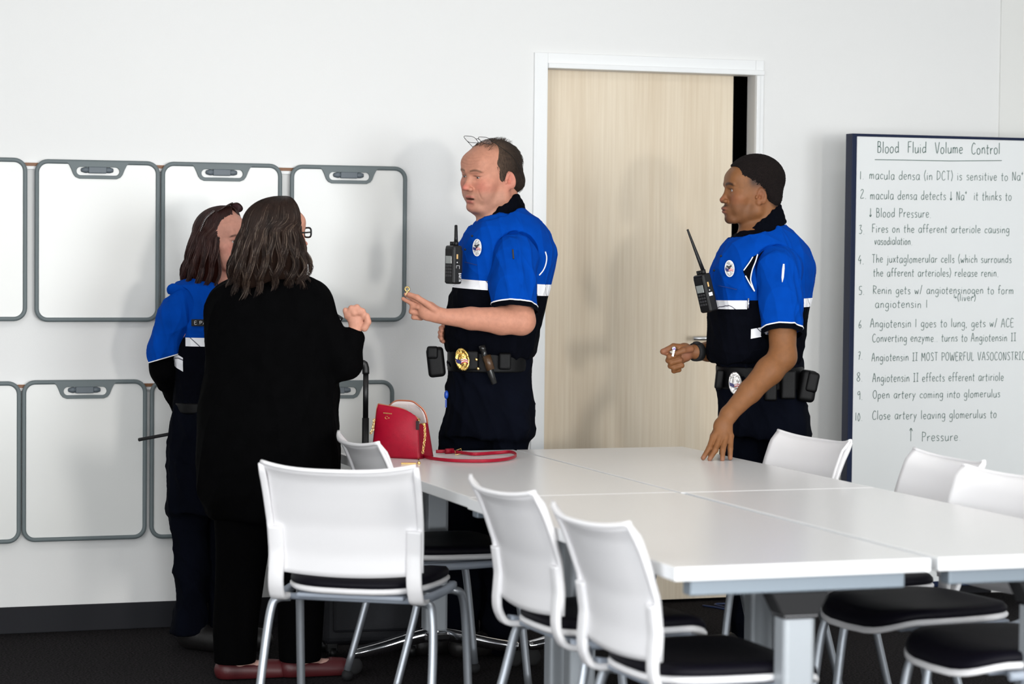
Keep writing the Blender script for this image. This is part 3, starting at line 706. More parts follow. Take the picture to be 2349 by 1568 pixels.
# primitives: (function of X,Y,Z arrays, lower bound, upper bound)
def _b(pts, r): P = np.array(pts, float); return P.min(0)-r, P.max(0)+r
def rc(a, b, ra, rb=None):
    a, b = np.array(a, float), np.array(b, float); rb = ra if rb is None else rb; ab = b-a; L2 = max(ab@ab, 1e-12)
    def f(X, Y, Z):
        x, y, z = X-a[0], Y-a[1], Z-a[2]; t = np.clip((x*ab[0]+y*ab[1]+z*ab[2])/L2, 0, 1)
        return np.sqrt((x-t*ab[0])**2+(y-t*ab[1])**2+(z-t*ab[2])**2)-(ra+(rb-ra)*t)
    lo, hi = _b([a, b], max(ra, rb)); return f, lo, hi
def ell(c, r, M=None):
    c = np.array(c, float); r = np.array(r, float); M = np.eye(3) if M is None else np.array(M, float)   # rows of M: the local axes
    def f(X, Y, Z):
        x, y, z = X-c[0], Y-c[1], Z-c[2]
        q = [M[i, 0]*x+M[i, 1]*y+M[i, 2]*z for i in range(3)]
        k0 = np.sqrt(sum((q[i]/r[i])**2 for i in range(3))); k1 = np.sqrt(sum((q[i]/r[i]**2)**2 for i in range(3)))+1e-9
        return k0*(k0-1)/k1
    R = np.abs(M.T) @ r; return f, c-R, c+R
def bx3(c, hsz, rad, M=None):
    c = np.array(c, float); hsz = np.array(hsz, float); M = np.eye(3) if M is None else np.array(M, float)
    def f(X, Y, Z):
        x, y, z = X-c[0], Y-c[1], Z-c[2]; q = [np.abs(M[i, 0]*x+M[i, 1]*y+M[i, 2]*z)-hsz[i]+rad for i in range(3)]
        return np.sqrt(sum(np.maximum(t, 0)**2 for t in q))+np.minimum(np.maximum(np.maximum(q[0], q[1]), q[2]), 0)-rad
    R = np.abs(M.T) @ hsz; return f, c-R, c+R
def loft(keys, n=2.3, cap=.01):
    """keys: rows (z, cx, cy, hx, hy); superelliptic sections stacked in z"""
    K = np.array(sorted(keys), float); z0, z1 = K[0, 0], K[-1, 0]
    zz = np.linspace(z0, z1, 160)
    T = [smooth_interp(zz, K[:, 0], K[:, i]) for i in range(1, 5)]
    def f(X, Y, Z):
        q = [np.interp(Z, zz, t).astype(np.float32) for t in T]
        g = (np.abs((X-q[0])/q[2])**n+np.abs((Y-q[1])/q[3])**n)**(1/n)
        d = (g-1)*np.minimum(q[2], q[3]); dz = np.maximum(z0-Z, Z-z1)
        return np.where((d > -cap) & (dz > -cap), np.sqrt(np.maximum(d+cap, 0)**2+np.maximum(dz+cap, 0)**2)-cap, np.maximum(d, dz))
    lo = np.array([(K[:, 1]-K[:, 3]).min(), (K[:, 2]-K[:, 4]).min(), z0]); hi = np.array([(K[:, 1]+K[:, 3]).max(), (K[:, 2]+K[:, 4]).max(), z1])
    return f, lo-.03, hi+.03
def smooth_interp(x, xp, fp):
    """monotone cubic"""
    xp, fp = np.array(xp, float), np.array(fp, float); h = np.diff(xp); d = np.diff(fp)/h; m = np.zeros(len(xp)); m[0], m[-1] = d[0], d[-1]
    for i in range(1, len(xp)-1): m[i] = 0 if d[i-1]*d[i] <= 0 else 2*d[i-1]*d[i]/(d[i-1]+d[i])
    i = np.clip(np.searchsorted(xp, x)-1, 0, len(xp)-2); t = (x-xp[i])/h[i]
    return (2*t**3-3*t*t+1)*fp[i]+(t**3-2*t*t+t)*h[i]*m[i]+(-2*t**3+3*t*t)*fp[i+1]+(t**3-t*t)*h[i]*m[i+1]
def chainp(vol, pts, rs, k=.006):
    for i in range(len(pts)-1): vol.add(rc(pts[i], pts[i+1], rs[i], rs[i+1]), k)

# ---------------------------------------------------------------- heads
class Head:
    """maps head space (x = the person's right, y = where the face looks, z = up, metres; ear height 0, chin -.103, crown .132) into the person's frame"""
    def __init__(s, origin, yaw, pitch=0, roll=0, scale=1.):
        # yaw: direction the face looks, measured in the person's frame from +x anticlockwise
        f = np.array([math.cos(yaw)*math.cos(pitch), math.sin(yaw)*math.cos(pitch), math.sin(pitch)])
        r = np.cross(f, (0, 0, 1)); r /= np.linalg.norm(r); u = np.cross(r, f)
        r, u = math.cos(roll)*r+math.sin(roll)*u, -math.sin(roll)*r+math.cos(roll)*u
        s.A = np.stack([r, f, u]); s.o = np.array(origin, float); s.k = scale
    def p(s, q): return s.o+s.k*(s.A.T @ np.array(q, float))
    def inv(s, V): return ((V-s.o) @ s.A.T)/s.k
    def ell(s, c, r, M=None):
        M = np.eye(3) if M is None else np.array(M, float); return ell(s.p(c), np.array(r)*s.k, M @ s.A)
    def rc(s, a, b, ra, rb=None): return rc(s.p(a), s.p(b), ra*s.k, (ra if rb is None else rb)*s.k)
def rotx(a): c, s = math.cos(a), math.sin(a); return np.array([[1, 0, 0], [0, c, s], [0, -s, c]])
def rotz(a): c, s = math.cos(a), math.sin(a); return np.array([[c, s, 0], [-s, c, 0], [0, 0, 1]])
def roty(a): c, s = math.cos(a), math.sin(a); return np.array([[c, 0, -s], [0, 1, 0], [s, 0, c]])
def sculpt_head(v, H, jaw=1., nose=1., lips=1., brow=1., open_mouth=0., cheeks=1., noseup=0., hd=0, crown=.082, muz=0., earf=0., earz=0.):
    k = H.k; E, C = H.ell, H.rc
    v.add(E((0, -.012, .050), (.074, .098, crown)), .012*k)           # cranium
    v.add(E((0, .010, .030), (.068, .082, .070)), .02*k)
    v.add(E((0, .030, -.012), (.058*jaw, .060, .074)), .03*k)        # face
    v.add(C((-.030, .061, .052), (.030, .061, .052), .027), .02*k)   # forehead
    v.add(C((-.028, .080, .029), (.028, .080, .029), .0105*brow), .012*k)
    for s in (-1, 1):
        v.add(C((s*.056*jaw, -.006, -.012), (s*.053*jaw, .000, -.056), .016, .017), .025*k)
        v.add(C((s*.052*jaw, .000, -.058), (s*.020*jaw, .066, -.088), .017, .015), .02*k)
        v.add(E((s*.044, .056, -.014), (.022*cheeks, .024, .020)), .018*k)
        v.add(E((s*.034, .056, -.045), (.022*cheeks, .026, .028)), .02*k)
    v.add(E((0, .074+muz*.6, -.086), (.020*jaw, .016, .017)), .014*k)       # chin
    v.add(E((0, .073+muz, -.055), (.030, .020, .024)), .014*k)           # muzzle
    for s in (-1, 1): v.sub(E((s*.031, .100, .010), (.019, .018, .012)), .012*k)   # sockets
    # nose
    v.add(C((0, .083, .016), (0, .106+noseup, -.018), .0075, .0090*nose), .008*k)
    v.add(E((0, .112+noseup, -.023), (.0095*nose, .0105, .0085)), .006*k)
    for s in (-1, 1):
        v.add(E((s*.0125*nose, .098, -.0275), (.0072*nose, .0095, .0068)), .005*k)
        v.sub(E((s*.006*nose, .105, -.0345), (.0036, .0055, .0036)), .002*k)
    # eyes: ball, lids, slit
    for s in (-1, 1):
        v.add(E((s*.031, .0725, .011), (.0150, .0140, .0135)), .004*k)
        v.sub(E((s*.0315, .089, .0095), (.0130, .0120, .0040+hd), roty(s*.10)), .0015*k)
        v.add(C((s*.018, .0865, .0185), (s*.044, .077, .0185), .0030, .003), .006*k)
        v.add(C((s*.012, .093, .0285), (s*.046, .080, .0300), .0042*brow, .0035*brow), .008*k)
    # lips
    o = open_mouth; m = muz
    v.add(C((-.012, .091+m, -.0515), (.012, .091+m, -.0515), .0052*lips), .006*k)
    for s in (-1, 1): v.add(C((s*.010, .091+m, -.0525), (s*.024, .080+m, -.0565), .0048*lips, .003), .005*k)
    v.add(C((-.009, .088+m-o*.3, -.0635-o), (.009, .088+m-o*.3, -.0635-o), .0062*lips), .005*k)
    for s in (-1, 1): v.add(C((s*.008, .088+m-o*.3, -.063-o), (s*.022, .080+m, -.0575), .005*lips, .0025), .004*k)
    if not o: v.add(E((0, .086+m, -.0575), (.019, .0075, .0065)), .003*k)
    v.sub(E((0, .096+m, -.0575-o*.5), (.022, .0065+o*2.5, .0008+o*.55)), .0015*k)
    v.sub(E((0, .093+m, -.0755-o), (.016, .0075, .0050)), .008*k)
    # ears
    ef, ez = earf, earz
    for s in (-1, 1):
        B = rotx(-.22) @ rotz(s*.42)
        v.add(E((s*.0770, -.022+ef, .000+ez), (.0090, .0170, .0290), B), .004*k)
        v.add(E((s*.0730, -.012+ef, -.023+ez), (.0065, .0085, .0110), B), .005*k)
        v.sub(E((s*.0880, -.0175+ef, .004+ez), (.0100, .0115, .0200), B), .0025*k)
        v.sub(E((s*.0830, -.012+ef, -.004+ez), (.0110, .0060, .0090), B), .003*k)
        v.add(C((s*.0795, -.024+ef, .014+ez), (s*.0800, -.024+ef, -.010+ez), .0028), .003*k)
        v.add(E((s*.0755, -.004+ef, -.005+ez), (.0045, .0045, .0065)), .003*k)
def sstep(x, a, b): t = np.clip((x-a)/(b-a), 0, 1); return t*t*(3-2*t)
def mixc(c, d, t): return c*(1-t[:, None])+np.array(d)[None, :]*t[:, None]
def gsp(q, c, r): return np.exp(-(((q-np.array(c))/np.array(r))**2).sum(1))
def skin_colors(V, H, base, red, lip, brow, stubble=None, browk=1., o=0., scalp=None):
    q = H.inv(V); C = np.tile(np.array(base), (len(V), 1)); aq = q.copy(); aq[:, 0] = np.abs(q[:, 0])
    face = sstep(q[:, 1], .02, .06)
    for c, r, w in (((.042, .062, -.018), (.022, .03, .022), .65), ((0, .115, -.022), (.014, .02, .014), .75), ((.075, -.02, 0), (.016, .03, .04), .45), ((.0, .08, -.088), (.02, .03, .014), .3)):
        C = mixc(C, red, w*gsp(aq, c, r))
    if stubble is not None:
        s = sstep(-q[:, 2], .030, .045)*sstep(q[:, 1], -.02, .03)*(1-sstep(-q[:, 2], .110, .13))
        C = mixc(C, stubble[0], stubble[1]*s)
    if scalp is not None:
        C = scalp(C, q, aq)
    fr = sstep(q[:, 1], .055, .07)
    up = np.exp(-((np.abs(q[:, 0])/.021)**4+((q[:, 2]+.0525)/.0042)**2+0)); lo = np.exp(-((np.abs(q[:, 0])/.017)**4+((q[:, 2]+.0645+o)/.0055)**2))
    C = mixc(C, lip, np.clip(up+lo, 0, 1)*fr*.85)
    ln = np.exp(-((np.abs(q[:, 0])/.021)**6+((q[:, 2]+.0578+o*.5)/(.0013+o*.5))**2)); C = mixc(C, (.03, .008, .006), ln*fr*(.9 if o > 0 else .55))
    # brows and lash lines
    bz = .0285+.004*np.sin((aq[:, 0]-.010)/.036*2.6)-.002*sstep(aq[:, 0], .035, .05)
    bw = np.exp(-((q[:, 2]-bz)/(.0042*browk))**4)*sstep(aq[:, 0], .009, .014)*(1-sstep(aq[:, 0], .046, .053))*fr
    C = mixc(C, brow, bw*.85)
    la = np.exp(-(((aq[:, 0]-.0315)/.0145)**6+((q[:, 2]-.0142)/.0014)**2))*fr; C = mixc(C, (.02, .012, .01), la*.8)
    return C
def eyes(root, H, iris=(.05, .03, .02), look=(0, 0)):
    for s in (-1, 1):
        c = H.p((s*.031, .0728, .0105)); mb = MB(); mb.ball(tuple(c), .0120*H.k, sub=3)
        mb.mi = 1; g = H.A.T @ np.array([math.sin(look[0]), 1, math.sin(look[1])]); g /= np.linalg.norm(g)
        mb.ball(tuple(c+g*.0064*H.k), .0064*H.k, sub=3); mb.done('eye', [M_eye, mat('iris_%d' % int(iris[0]*1000), iris, .15)], root)
M_eye = mat('eyeball', (.40, .36, .34), .25)

# ---------------------------------------------------------------- people frames
class Person:
    def __init__(s, name_label, px, dist, box, h=.0026):
        """px: a photo pixel column and the distance ahead; box: (x0,x1,y0,y1,z0,z1) in the person's frame"""
        s.D0 = dist; p = at(px, 800, dist); s.x0 = p[0]; q = head_to_world(np.array([p[0], dist, 0]))
        s.root = thing('person', name_label, 'person', (q[0], q[1], 0), -YAW); s.box = box; s.h = h
    def P(s, px, py, dy=0.):
        p = at(px, py, s.D0+dy); return np.array([p[0]-s.x0, dy, p[2]])
    def vol(s, pts, m, h=None):
        lo, hi = _b(pts, m); return Vol(lo, hi, h or s.h)
    def keys(s, rows):
        """rows of (py, left px, right px, half depth[, centre dy]) -> loft keys"""
        out = []
        for r in rows:
            py, a, b_, hy = r[:4]; cy = r[4] if len(r) > 4 else 0
            A, B = s.P(a, py, cy), s.P(b_, py, cy); out.append(((A[2]+B[2])/2, (A[0]+B[0])/2, cy, (B[0]-A[0])/2, hy))
        return out
M_skin1 = mat('skin_fair', (.6, .3, .2), .52, bump=.35, bscale=700, vc=True, noise=.08, nscale=70, spec=.3)
M_skin2 = mat('skin_deep', (.2, .08, .04), .50, bump=.3, bscale=700, vc=True, noise=.08, nscale=70, spec=.3)
M_blue = mat('uniform_blue', (.0005, .050, .335), .9, bump=1.2, bscale=22, noise=.06, nscale=30, spec=.04)
M_navy = mat('uniform_navy', (.0016, .0020, .0042), .95, bump=1.5, bscale=26, noise=.2, nscale=20, spec=.05)
M_pants = mat('trousers_navy', (.0020, .0027, .0060), .95, bump=1.8, bscale=14, noise=.25, nscale=12, spec=.05, stretch=(1, 1, .5))
M_coat = mat('coat_black', (.0014, .0014, .0016), .95, bump=1.5, bscale=16, noise=.2, nscale=20, spec=.03)
M_leather = mat('duty_leather', (.0018, .0018, .0022), .5, bump=.25, bscale=600, spec=.18)
M_boot = mat('boot_black', (.008, .007, .007), .5, bump=.4, bscale=90)
def refl_mat():
    m = mat('reflective_strip', (.90, .90, .92), .45, spec=.6); nt = m.node_tree; N = nt.nodes; L = nt.links
    tc = N.new('ShaderNodeTexCoord'); w_ = N.new('ShaderNodeTexWave'); w_.wave_type = 'BANDS'; w_.bands_direction = 'DIAGONAL'; w_.inputs['Scale'].default_value = 7.3; w_.inputs['Distortion'].default_value = .3
    L.new(tc.outputs['Object'], w_.inputs['Vector']); c = N.new('ShaderNodeValToRGB'); c.color_ramp.elements[0].position = .0; c.color_ramp.elements[0].color = (.02, .02, .05, 1)
    c.color_ramp.elements[1].position = .012; c.color_ramp.elements[1].color = (.9, .9, .93, 1); L.new(w_.outputs['Fac'], c.inputs[0]); L.new(c.outputs[0], N['Principled BSDF'].inputs['Base Color']); return m
M_refl = refl_mat()
def normals(V, Q):
    n = np.cross(V[Q[:, 2]]-V[Q[:, 0]], V[Q[:, 3]]-V[Q[:, 1]]); N = np.zeros_like(V)
    for i in range(4): np.add.at(N, Q[:, i], n)
    return N/(np.linalg.norm(N, axis=1)[:, None]+1e-12)
def folds(V, Q, amp, freq, seed=1, stretch=(1, 1, .5)):
    """soft cloth folds: warped ridges running mostly along z"""
    rng = np.random.RandomState(seed); W = V*np.array(stretch); d = 0
    for i in range(5):
        k = rng.randn(3); k /= np.linalg.norm(k); f = freq*rng.uniform(.6, 1.7); k2 = rng.randn(3)*freq*.5
        s_ = np.sin(W @ k*f+1.3*np.sin(W @ k2+rng.rand()*6)+rng.rand()*6); d = d+(1-np.abs(s_))**2*.9-.25
    return V+normals(V, Q)*(amp*d/2.2)[:, None]
FOLD = {}
def vmesh(name, v, m, parent, iso=0., smooth=2, colors=None):
    V, Q = v.mesh(iso, smooth)
    if m.name in FOLD: V = folds(V, Q, *FOLD[m.name])
    return np_mesh(name, V, Q, m, parent, colors(V) if colors else None)
def band(name, v, m, parent, iso, *planes):
    """piece of the volume's surface between two parallel planes given as points with normals"""
    return keep(vmesh(name, v, m, parent, iso), *planes)
def finger(v, pts, r0, r1, k=.004):
    n = len(pts)
    for i in range(n-1): v.add(rc(pts[i], pts[i+1], r0+(r1-r0)*i/(n-1), r0+(r1-r0)*(i+1)/(n-1)), k)
def strands(mb, roots, path, n=12, r=.0011, sides=3):
    for a in roots:
        P = path(a)
        mb.tube(P, [r*(1-.6*i/len(P)) for i in range(len(P))], sides, cap=False)

FOLD.update({M_blue.name: (.008, 30, 4), M_navy.name: (.008, 30, 4), M_pants.name: (.014, 24, 7, (1, 1, .7)), M_coat.name: (.012, 20, 9, (1, 1, .35)), M_refl.name: (.008, 30, 4), 'white_thread': (.008, 30, 4)})
# ================================================================ the officer by the far edge of the table (man with glasses on his head)
SK1 = (.50, .228, .150); RED1 = (.62, .155, .125)
def build_officer_1():
    m = Person('older male officer in blue vest, glasses on his head, holding out a key', 1135, 8.50, None)
    P = m.P; root = m.root
    H = Head(P(1125, 409, -.01), math.pi+math.radians(43), math.radians(-5), math.radians(4), 1.10)
    # ---- body: head, neck, trunk, arms and hands in one surface
    v = Vol(P(1290, 840, 0)*[0, 0, 1]+[-.36, -.36, 0], [.28, .24, P(1130, 296, 0)[2]], .0025)
    tk = m.keys([(812, 1036, 1214, .10, .0), (760, 1036, 1232, .125, 0), (680, 1046, 1244, .135, 0), (600, 1066, 1256, .135, 0), (550, 1078, 1250, .13, 0), (515, 1098, 1228, .10, 0), (490, 1120, 1192, .06, 0)])
    v.add(loft(tk, 2.2), .01)
    v.add(rc(H.p((0, -.035, -.035)), P(1158, 515, 0), .062, .068), .03)
    v.add(rc(H.p((0, .012, -.078)), P(1128, 520, -.01), .040, .055), .03)
    sculpt_head(v, H, jaw=1.04, nose=1.10, lips=.9, brow=1.0, open_mouth=.0040, cheeks=1.1, noseup=-.005, hd=-.002, crown=.072, earf=.006, earz=-.002)
    # double chin softness
    v.add(H.rc((-.02, .045, -.097), (.02, .045, -.097), .016), .02)
    S_, E_, W_ = P(1182, 600, -.12), P(1196, 736, -.215), P(1020, 726, -.25)
    v.add(rc(S_, E_, .050, .045), .03); v.add(rc(E_, P(1150, 735, -.222), .046, .047), .02); v.add(rc(P(1150, 735, -.222), P(1080, 730, -.238), .047, .037), .015); v.add(rc(P(1080, 730, -.238), W_, .037, .0275), .015)
    # left hand, held out with the key between thumb and forefinger
    v.add(ell(P(1003, 722, -.255), (.030, .021, .028)), .012)
    v.add(ell(P(982, 713, -.258), (.034, .019, .034)), .014)
    v.add(rc(P(972, 698, -.262), P(968, 724, -.245), .0135, .0125), .008)
    finger(v, [P(968, 694, -.262), P(948, 684, -.266), P(931, 675, -.262)], .0105, .0075)
    finger(v, [P(1000, 712, -.268), P(980, 697, -.280), P(957, 682, -.282), P(938, 675, -.272)], .0125, .0085)
    finger(v, [P(966, 706, -.254), P(944, 695, -.254), P(925, 685, -.250)], .0100, .0072)
    finger(v, [P(964, 717, -.246), P(944, 714, -.246), P(946, 703, -.252), P(958, 704, -.262)], .0098, .0078)
    finger(v, [P(966, 729, -.238), P(949, 727, -.238), P(952, 717, -.246), P(962, 719, -.254)], .0090, .0072)
    # right arm behind, hand resting at the belly
    v.add(rc(P(1108, 575, .10), P(1085, 720, .15), .045, .042), .03); v.add(rc(P(1085, 720, .15), P(1030, 762, .05), .042, .030), .02)
    v.add(ell(P(1024, 765, .02), (.022, .03, .025)), .012)
    for i, (a, b, c) in enumerate((((1020, 752, .0), (1012, 752, -.02), (1014, 758, -.035)), ((1020, 762, .0), (1010, 762, -.02), (1012, 768, -.035)), ((1020, 771, .0), (1010, 772, -.02), (1013, 777, -.035)), ((1022, 778, .0), (1014, 780, -.015), (1017, 783, -.03)))):
        finger(v, [P(*a), P(*b), P(*c)], .009, .0075)
    v.add(rc(P(1026, 752, .0), P(1018, 746, -.03), .011, .009), .004)
    def scalp(C, q, aq):
        s = sstep(q[:, 2], .080, .115)*sstep(-q[:, 1], -.075, -.01)
        return mixc(C, (.16, .085, .05), .75*s)
    def crease(V, Q):      # forehead lines
        q = H.inv(V); a = np.abs(q[:, 0]); w = np.exp(-((q[:, 2]-.062)/.017)**4)*np.exp(-(a/.042)**4)*sstep(q[:, 1], .05, .075)
        d = -.0020*w*np.maximum(0, np.cos((q[:, 2]+.004*np.cos(a*60))*2*math.pi/.0105))**2
        d = d-.0012*np.exp(-((a-.030-(-.020-q[:, 2])*.35)/.0035)**2)*sstep(-q[:, 2], .026, .034)*(1-sstep(-q[:, 2], .058, .066))*sstep(q[:, 1], .05, .07)
        return V+normals(V, Q)*d[:, None]
    V, Q = v.mesh(0, 1); V = crease(V, Q)
    body = np_mesh('body', V, Q, M_skin1, root, skin_colors(V, H, SK1, RED1, (.44, .12, .10), (.12, .06, .035), ((.36, .21, .15), .35), .8, .0040, scalp))
    eyes(root, H, (.022, .014, .012), (.0, -.30))
    # ---- hair: short, dark, receding
    hv = m.vol([H.p((0, 0, .05))], .16, .003); k = H.k
    hv.add(H.ell((0, -.014, .050), (.0795, .102, .0745)), .01); hv.add(H.rc((-.03, -.070, -.01), (.03, -.070, -.01), .040), .03)
    hv.sub(bx3(H.p((0, .136, .02)), np.array((.2, .1, .095))*k, .02*k, rotx(-.18) @ H.A), .01); hv.sub(bx3(H.p((0, .13, .12)), np.array((.066, .12, .08))*k, .03*k, H.A), .012)
    hv.sub(bx3(H.p((0, 0, -.14)), np.array((.2, .2, .095))*k, .01*k, rotx(.30) @ H.A), .008)
    for s in (-1, 1): hv.sub(H.ell((s*.084, -.012, -.008), (.03, .025, .031)), .006); hv.add(H.ell((s*.0700, .012, .016), (.006, .015, .024)), .010)
    V, Q = hv.mesh(0, 2)
    col = lambda V: mixc(np.tile(np.array((.022, .014, .010)), (len(V), 1)), (.085, .055, .038), sstep(H.inv(V)[:, 1], -.06, .02)*.8)
    ho = np_mesh('hair', V, Q, M_hairvc, root, col(V))
    rnd = random.Random(3); mb = MB(); q = H.inv(V); idx = [i for i in range(len(V)) if abs(q[i, 0]) < .2 and np.linalg.norm((q[i]-np.array((0, -.012, .05)))/np.array((.078, .1, .083))) > .97]
    for i in rnd.sample(idx, min(1500, len(idx))):
        b0 = q[i]; n = b0-np.array((0, -.012, .03)); n /= np.linalg.norm(n); d = np.array((0, -.4, -.9 if b0[2] < .1 else -.1)); d = d-n*(d@n); d /= np.linalg.norm(d)+1e-9
        L_ = rnd.uniform(.008, .016); mb.tube([H.p(b0-n*.001), H.p(b0+d*L_*.5+n*.0022), H.p(b0+d*L_+n*rnd.uniform(.000, .003))], [.00042, .0004, .0002], 3, cap=False)
    for i in range(240):      # thin hair over the crown
        a = rnd.uniform(-.045, .05); y = rnd.uniform(-.03, .055)
        z = .05+.0735*math.sqrt(max(0, 1-(a/.0745)**2-((y+.012)/.099)**2)); 
        mb.tube([H.p((a, y, z-.001)), H.p((a*1.02, y-.006, z+.004)), H.p((a*1.05+rnd.uniform(-.004, .004), y-.014, z+rnd.uniform(.002, .007)))], [.00042, .0004, .0002], 3, cap=False)
    for i in range(90):       # tuft at the back of the crown
        a = rnd.uniform(-.03, .03); y = rnd.uniform(-.07, -.03); z = .05+.0745*math.sqrt(max(0, 1-(a/.0745)**2-((y+.012)/.099)**2))
        mb.tube([H.p((a, y, z)), H.p((a, y-.004, z+.005)), H.p((a+rnd.uniform(-.004, .004), y-.010, z+rnd.uniform(.005, .011)))], [.0005, .0004, .0002], 3, cap=False)
    mb.done('hair_strands', M_hair1, ho, recalc=False)
    # ---- glasses resting on the crown
    g = MB(); k = H.k
    c0 = H.p((0, .044, .118)); fx, uy = H.A[0], H.A[2]*.62+H.A[1]*.78
    uy = H.A.T @ np.array((0, .72, .69)); fx = H.A.T @ np.array((1, 0, 0.0))
    for s in (-1, 1):
        ctr = c0+fx*s*.034*k+uy*.010*k
        pts = [tuple(ctr+fx*a*.026*k*1.02+uy*b_*.0165*k) for a, b_ in [(math.copysign(abs(math.cos(t))**.55, math.cos(t)), math.copysign(abs(math.sin(t))**.6, math.sin(t))) for t in np.linspace(0, 2*math.pi, 25)[:-1]]]
        g.tube(pts, .0010, 6, closed=True)
    br = [tuple(c0+fx*a*k+uy*b_*k) for a, b_ in ((-.009, .010), (-.004, .015), (.004, .015), (.009, .010))]
    g.tube(spline(br, 4), .0010, 6)
    gl = g.done('eyeglasses', M_wire, None)
    tag(gl, 'thin wire-framed eyeglasses pushed up on the bald crown of the older male officer', 'glasses')
    for s in (-1, 1):
        t = MB(); a = c0+fx*s*.061*k+uy*.012*k; t.tube(spline([tuple(a), tuple(H.p((s*.080, -.02, .075))), tuple(H.p((s*.085, -.045, .035))), tuple(H.p((s*.082, -.065, .000)))], 6), .0010, 6); t.done('temple_arm', M_wire, gl)
    gl.matrix_world = Matrix.Translation(root.location) @ Matrix.Rotation(-YAW, 4, 'Z')
    le = MB()
    for s in (-1, 1):
        ctr = c0+fx*s*.034*k+uy*.010*k; nn = np.cross(fx, uy)
        le.bm.faces.new([le.bm.verts.new(tuple(ctr+fx*a*.025*k+uy*b_*.0155*k)) for a, b_ in [(math.cos(t_), math.sin(t_)) for t_ in np.linspace(0, 2*math.pi, 21)[:-1]]])
    le.done('lens', M_lens, gl)
    # ---- vest
    vk = m.keys([(822, 1046, 1224, .125, 0), (800, 1022, 1232, .145, 0), (760, 1019, 1239, .155, 0), (705, 1026, 1252, .165, 0), (682, 1031, 1257, .168, 0), (642, 1047, 1267, .17, 0), (600, 1050, 1275, .172, 0), (572, 1053, 1277, .17, 0), (545, 1060, 1266, .165, 0), (520, 1075, 1252, .150, 0), (500, 1092, 1232, .125, 0), (487, 1102, 1214, .100, 0), (474, 1112, 1197, .075, .01)])
    vv = m.vol([P(1000, 840, 0)*[1, 0, 1]+[0, -.2, 0], P(1300, 440, 0)*[1, 0, 1]+[0, .2, 0]], .02)
    vv.add(loft(vk, 2.35, .012), .01)
    vv.sub(ell(P(1137, 497, 0), (.098, .118, .054), roty(-.50)), .008)
    for s, dy in ((1, -.175), (-1, .175)):   # armholes
        vv.sub(rc(P(1188, 580, dy*1.1), P(1186, 660, dy*1.15), .086, .080), .006)
    zs = P(1150, 666, -.15)[2]; zt = P(1150, 641, -.15)[2]; zb = zs
    tilt = np.array((.055, 0, 1)); tilt /= np.linalg.norm(tilt)
    pt, pb = P(1085, 642, -.15), P(1085, 663, -.15)
    band('vest_upper', vv, M_blue, root, 0, (pt, tilt))
    band('vest_lower', vv, M_navy, root, 0, (pt, -tilt))
    fx0 = P(1119, 660, -.15)
    band('reflective_strip', vv, M_refl, root, .0016, (pt, -tilt), (pb, tilt), (fx0, (-1, 0, 0)), ((0, -.02, 0), (0, -1, 0)))
    band('reflective_strip', vv, M_refl, root, .0016, (pt, -tilt), (P(1240, 678, -.1), tilt), (P(1232, 670, -.1), (1, 0, 0)))
    # armhole piping behind the sleeve
    mb = MB(); mb.tube(spline([tuple(P(x, y, d)) for x, y, d in ((1251, 577, -.168), (1254, 590, -.172), (1252, 606, -.178), (1246, 620, -.184), (1237, 631, -.19))], 5), .0022, 6); mb.done('piping', M_white, root)
    mb = MB(); mb.tube(spline([tuple(P(x, y, 0.0)) for x, y in ((1195, 473), (1201, 480), (1206, 488))], 4), .002, 6); mb.done('piping', M_white, root)
    # pocket seam and buttons
    mb = MB(); mb.tube(spline([tuple(P(x, y, d)) for x, y, d in ((1066, 601, -.130), (1080, 604, -.150), (1094, 608, -.163))], 4), .0016, 5); mb.done('pocket_seam', M_seam, root)
    for x, y, d in ((1083, 541, -.135), (1067, 572, -.125)): MB().ball(tuple(P(x, y, d)), (.004, .003, .004)).done('button', M_black, root)
    # ---- shirt, sleeves, cuffs, collar
    sv = m.vol([P(1060, 800, -.14), P(1250, 480, .14)], .02, .004); sv.add(loft([(a, b, c, d-.010, e-.018) for a, b, c, d, e in vk[1:-1]], 2.3), .01); sv.sub(rc(H.p((0, -.03, -.06)), P(1136, 490, -.02), .052, .052), .008)
    vmesh('shirt', sv, M_blue, root)
    for nm, pts, rs in (('near', [P(1172, 568, -.085), P(1182, 592, -.140), P(1178, 650, -.182), P(1180, 725, -.212)], (.070, .076, .077, .077)), ('far', [P(1110, 560, .12), P(1095, 590, .15), P(1090, 720, .18)], (.07, .075, .06))):
        s2 = m.vol(pts, .1, .003)
        chainp(s2, pts, rs, .03); s2.sub(loft([(a, b, c, max(.02, d-.03), max(.02, e-.04)) for a, b, c, d, e in vk], 2.3), .006)
        if nm == 'near':
            ax = np.array(P(1176, 712, -.212)-P(1179, 640, -.19)); ax /= np.linalg.norm(ax); ax = ax+np.array((0, -.10, 0)); ax /= np.linalg.norm(ax); h1 = P(1176, 697, -.209)
            band('sleeve', s2, M_blue, root, 0, (h1, -ax)); band('sleeve_piping', s2, M_white, root, .0022, (h1, ax), (h1+ax*.0045, -ax)); band('sleeve_cuff', s2, M_navy, root, -.001, (h1+ax*.002, ax), (h1+ax*.021, -ax))
        else:
            band('sleeve', s2, M_blue, root, 0, (P(1095, 690, .17), (0, 0, 1)))
    cv = m.vol([H.p((0, 0, -.09))], .17, .003); N_ = 22
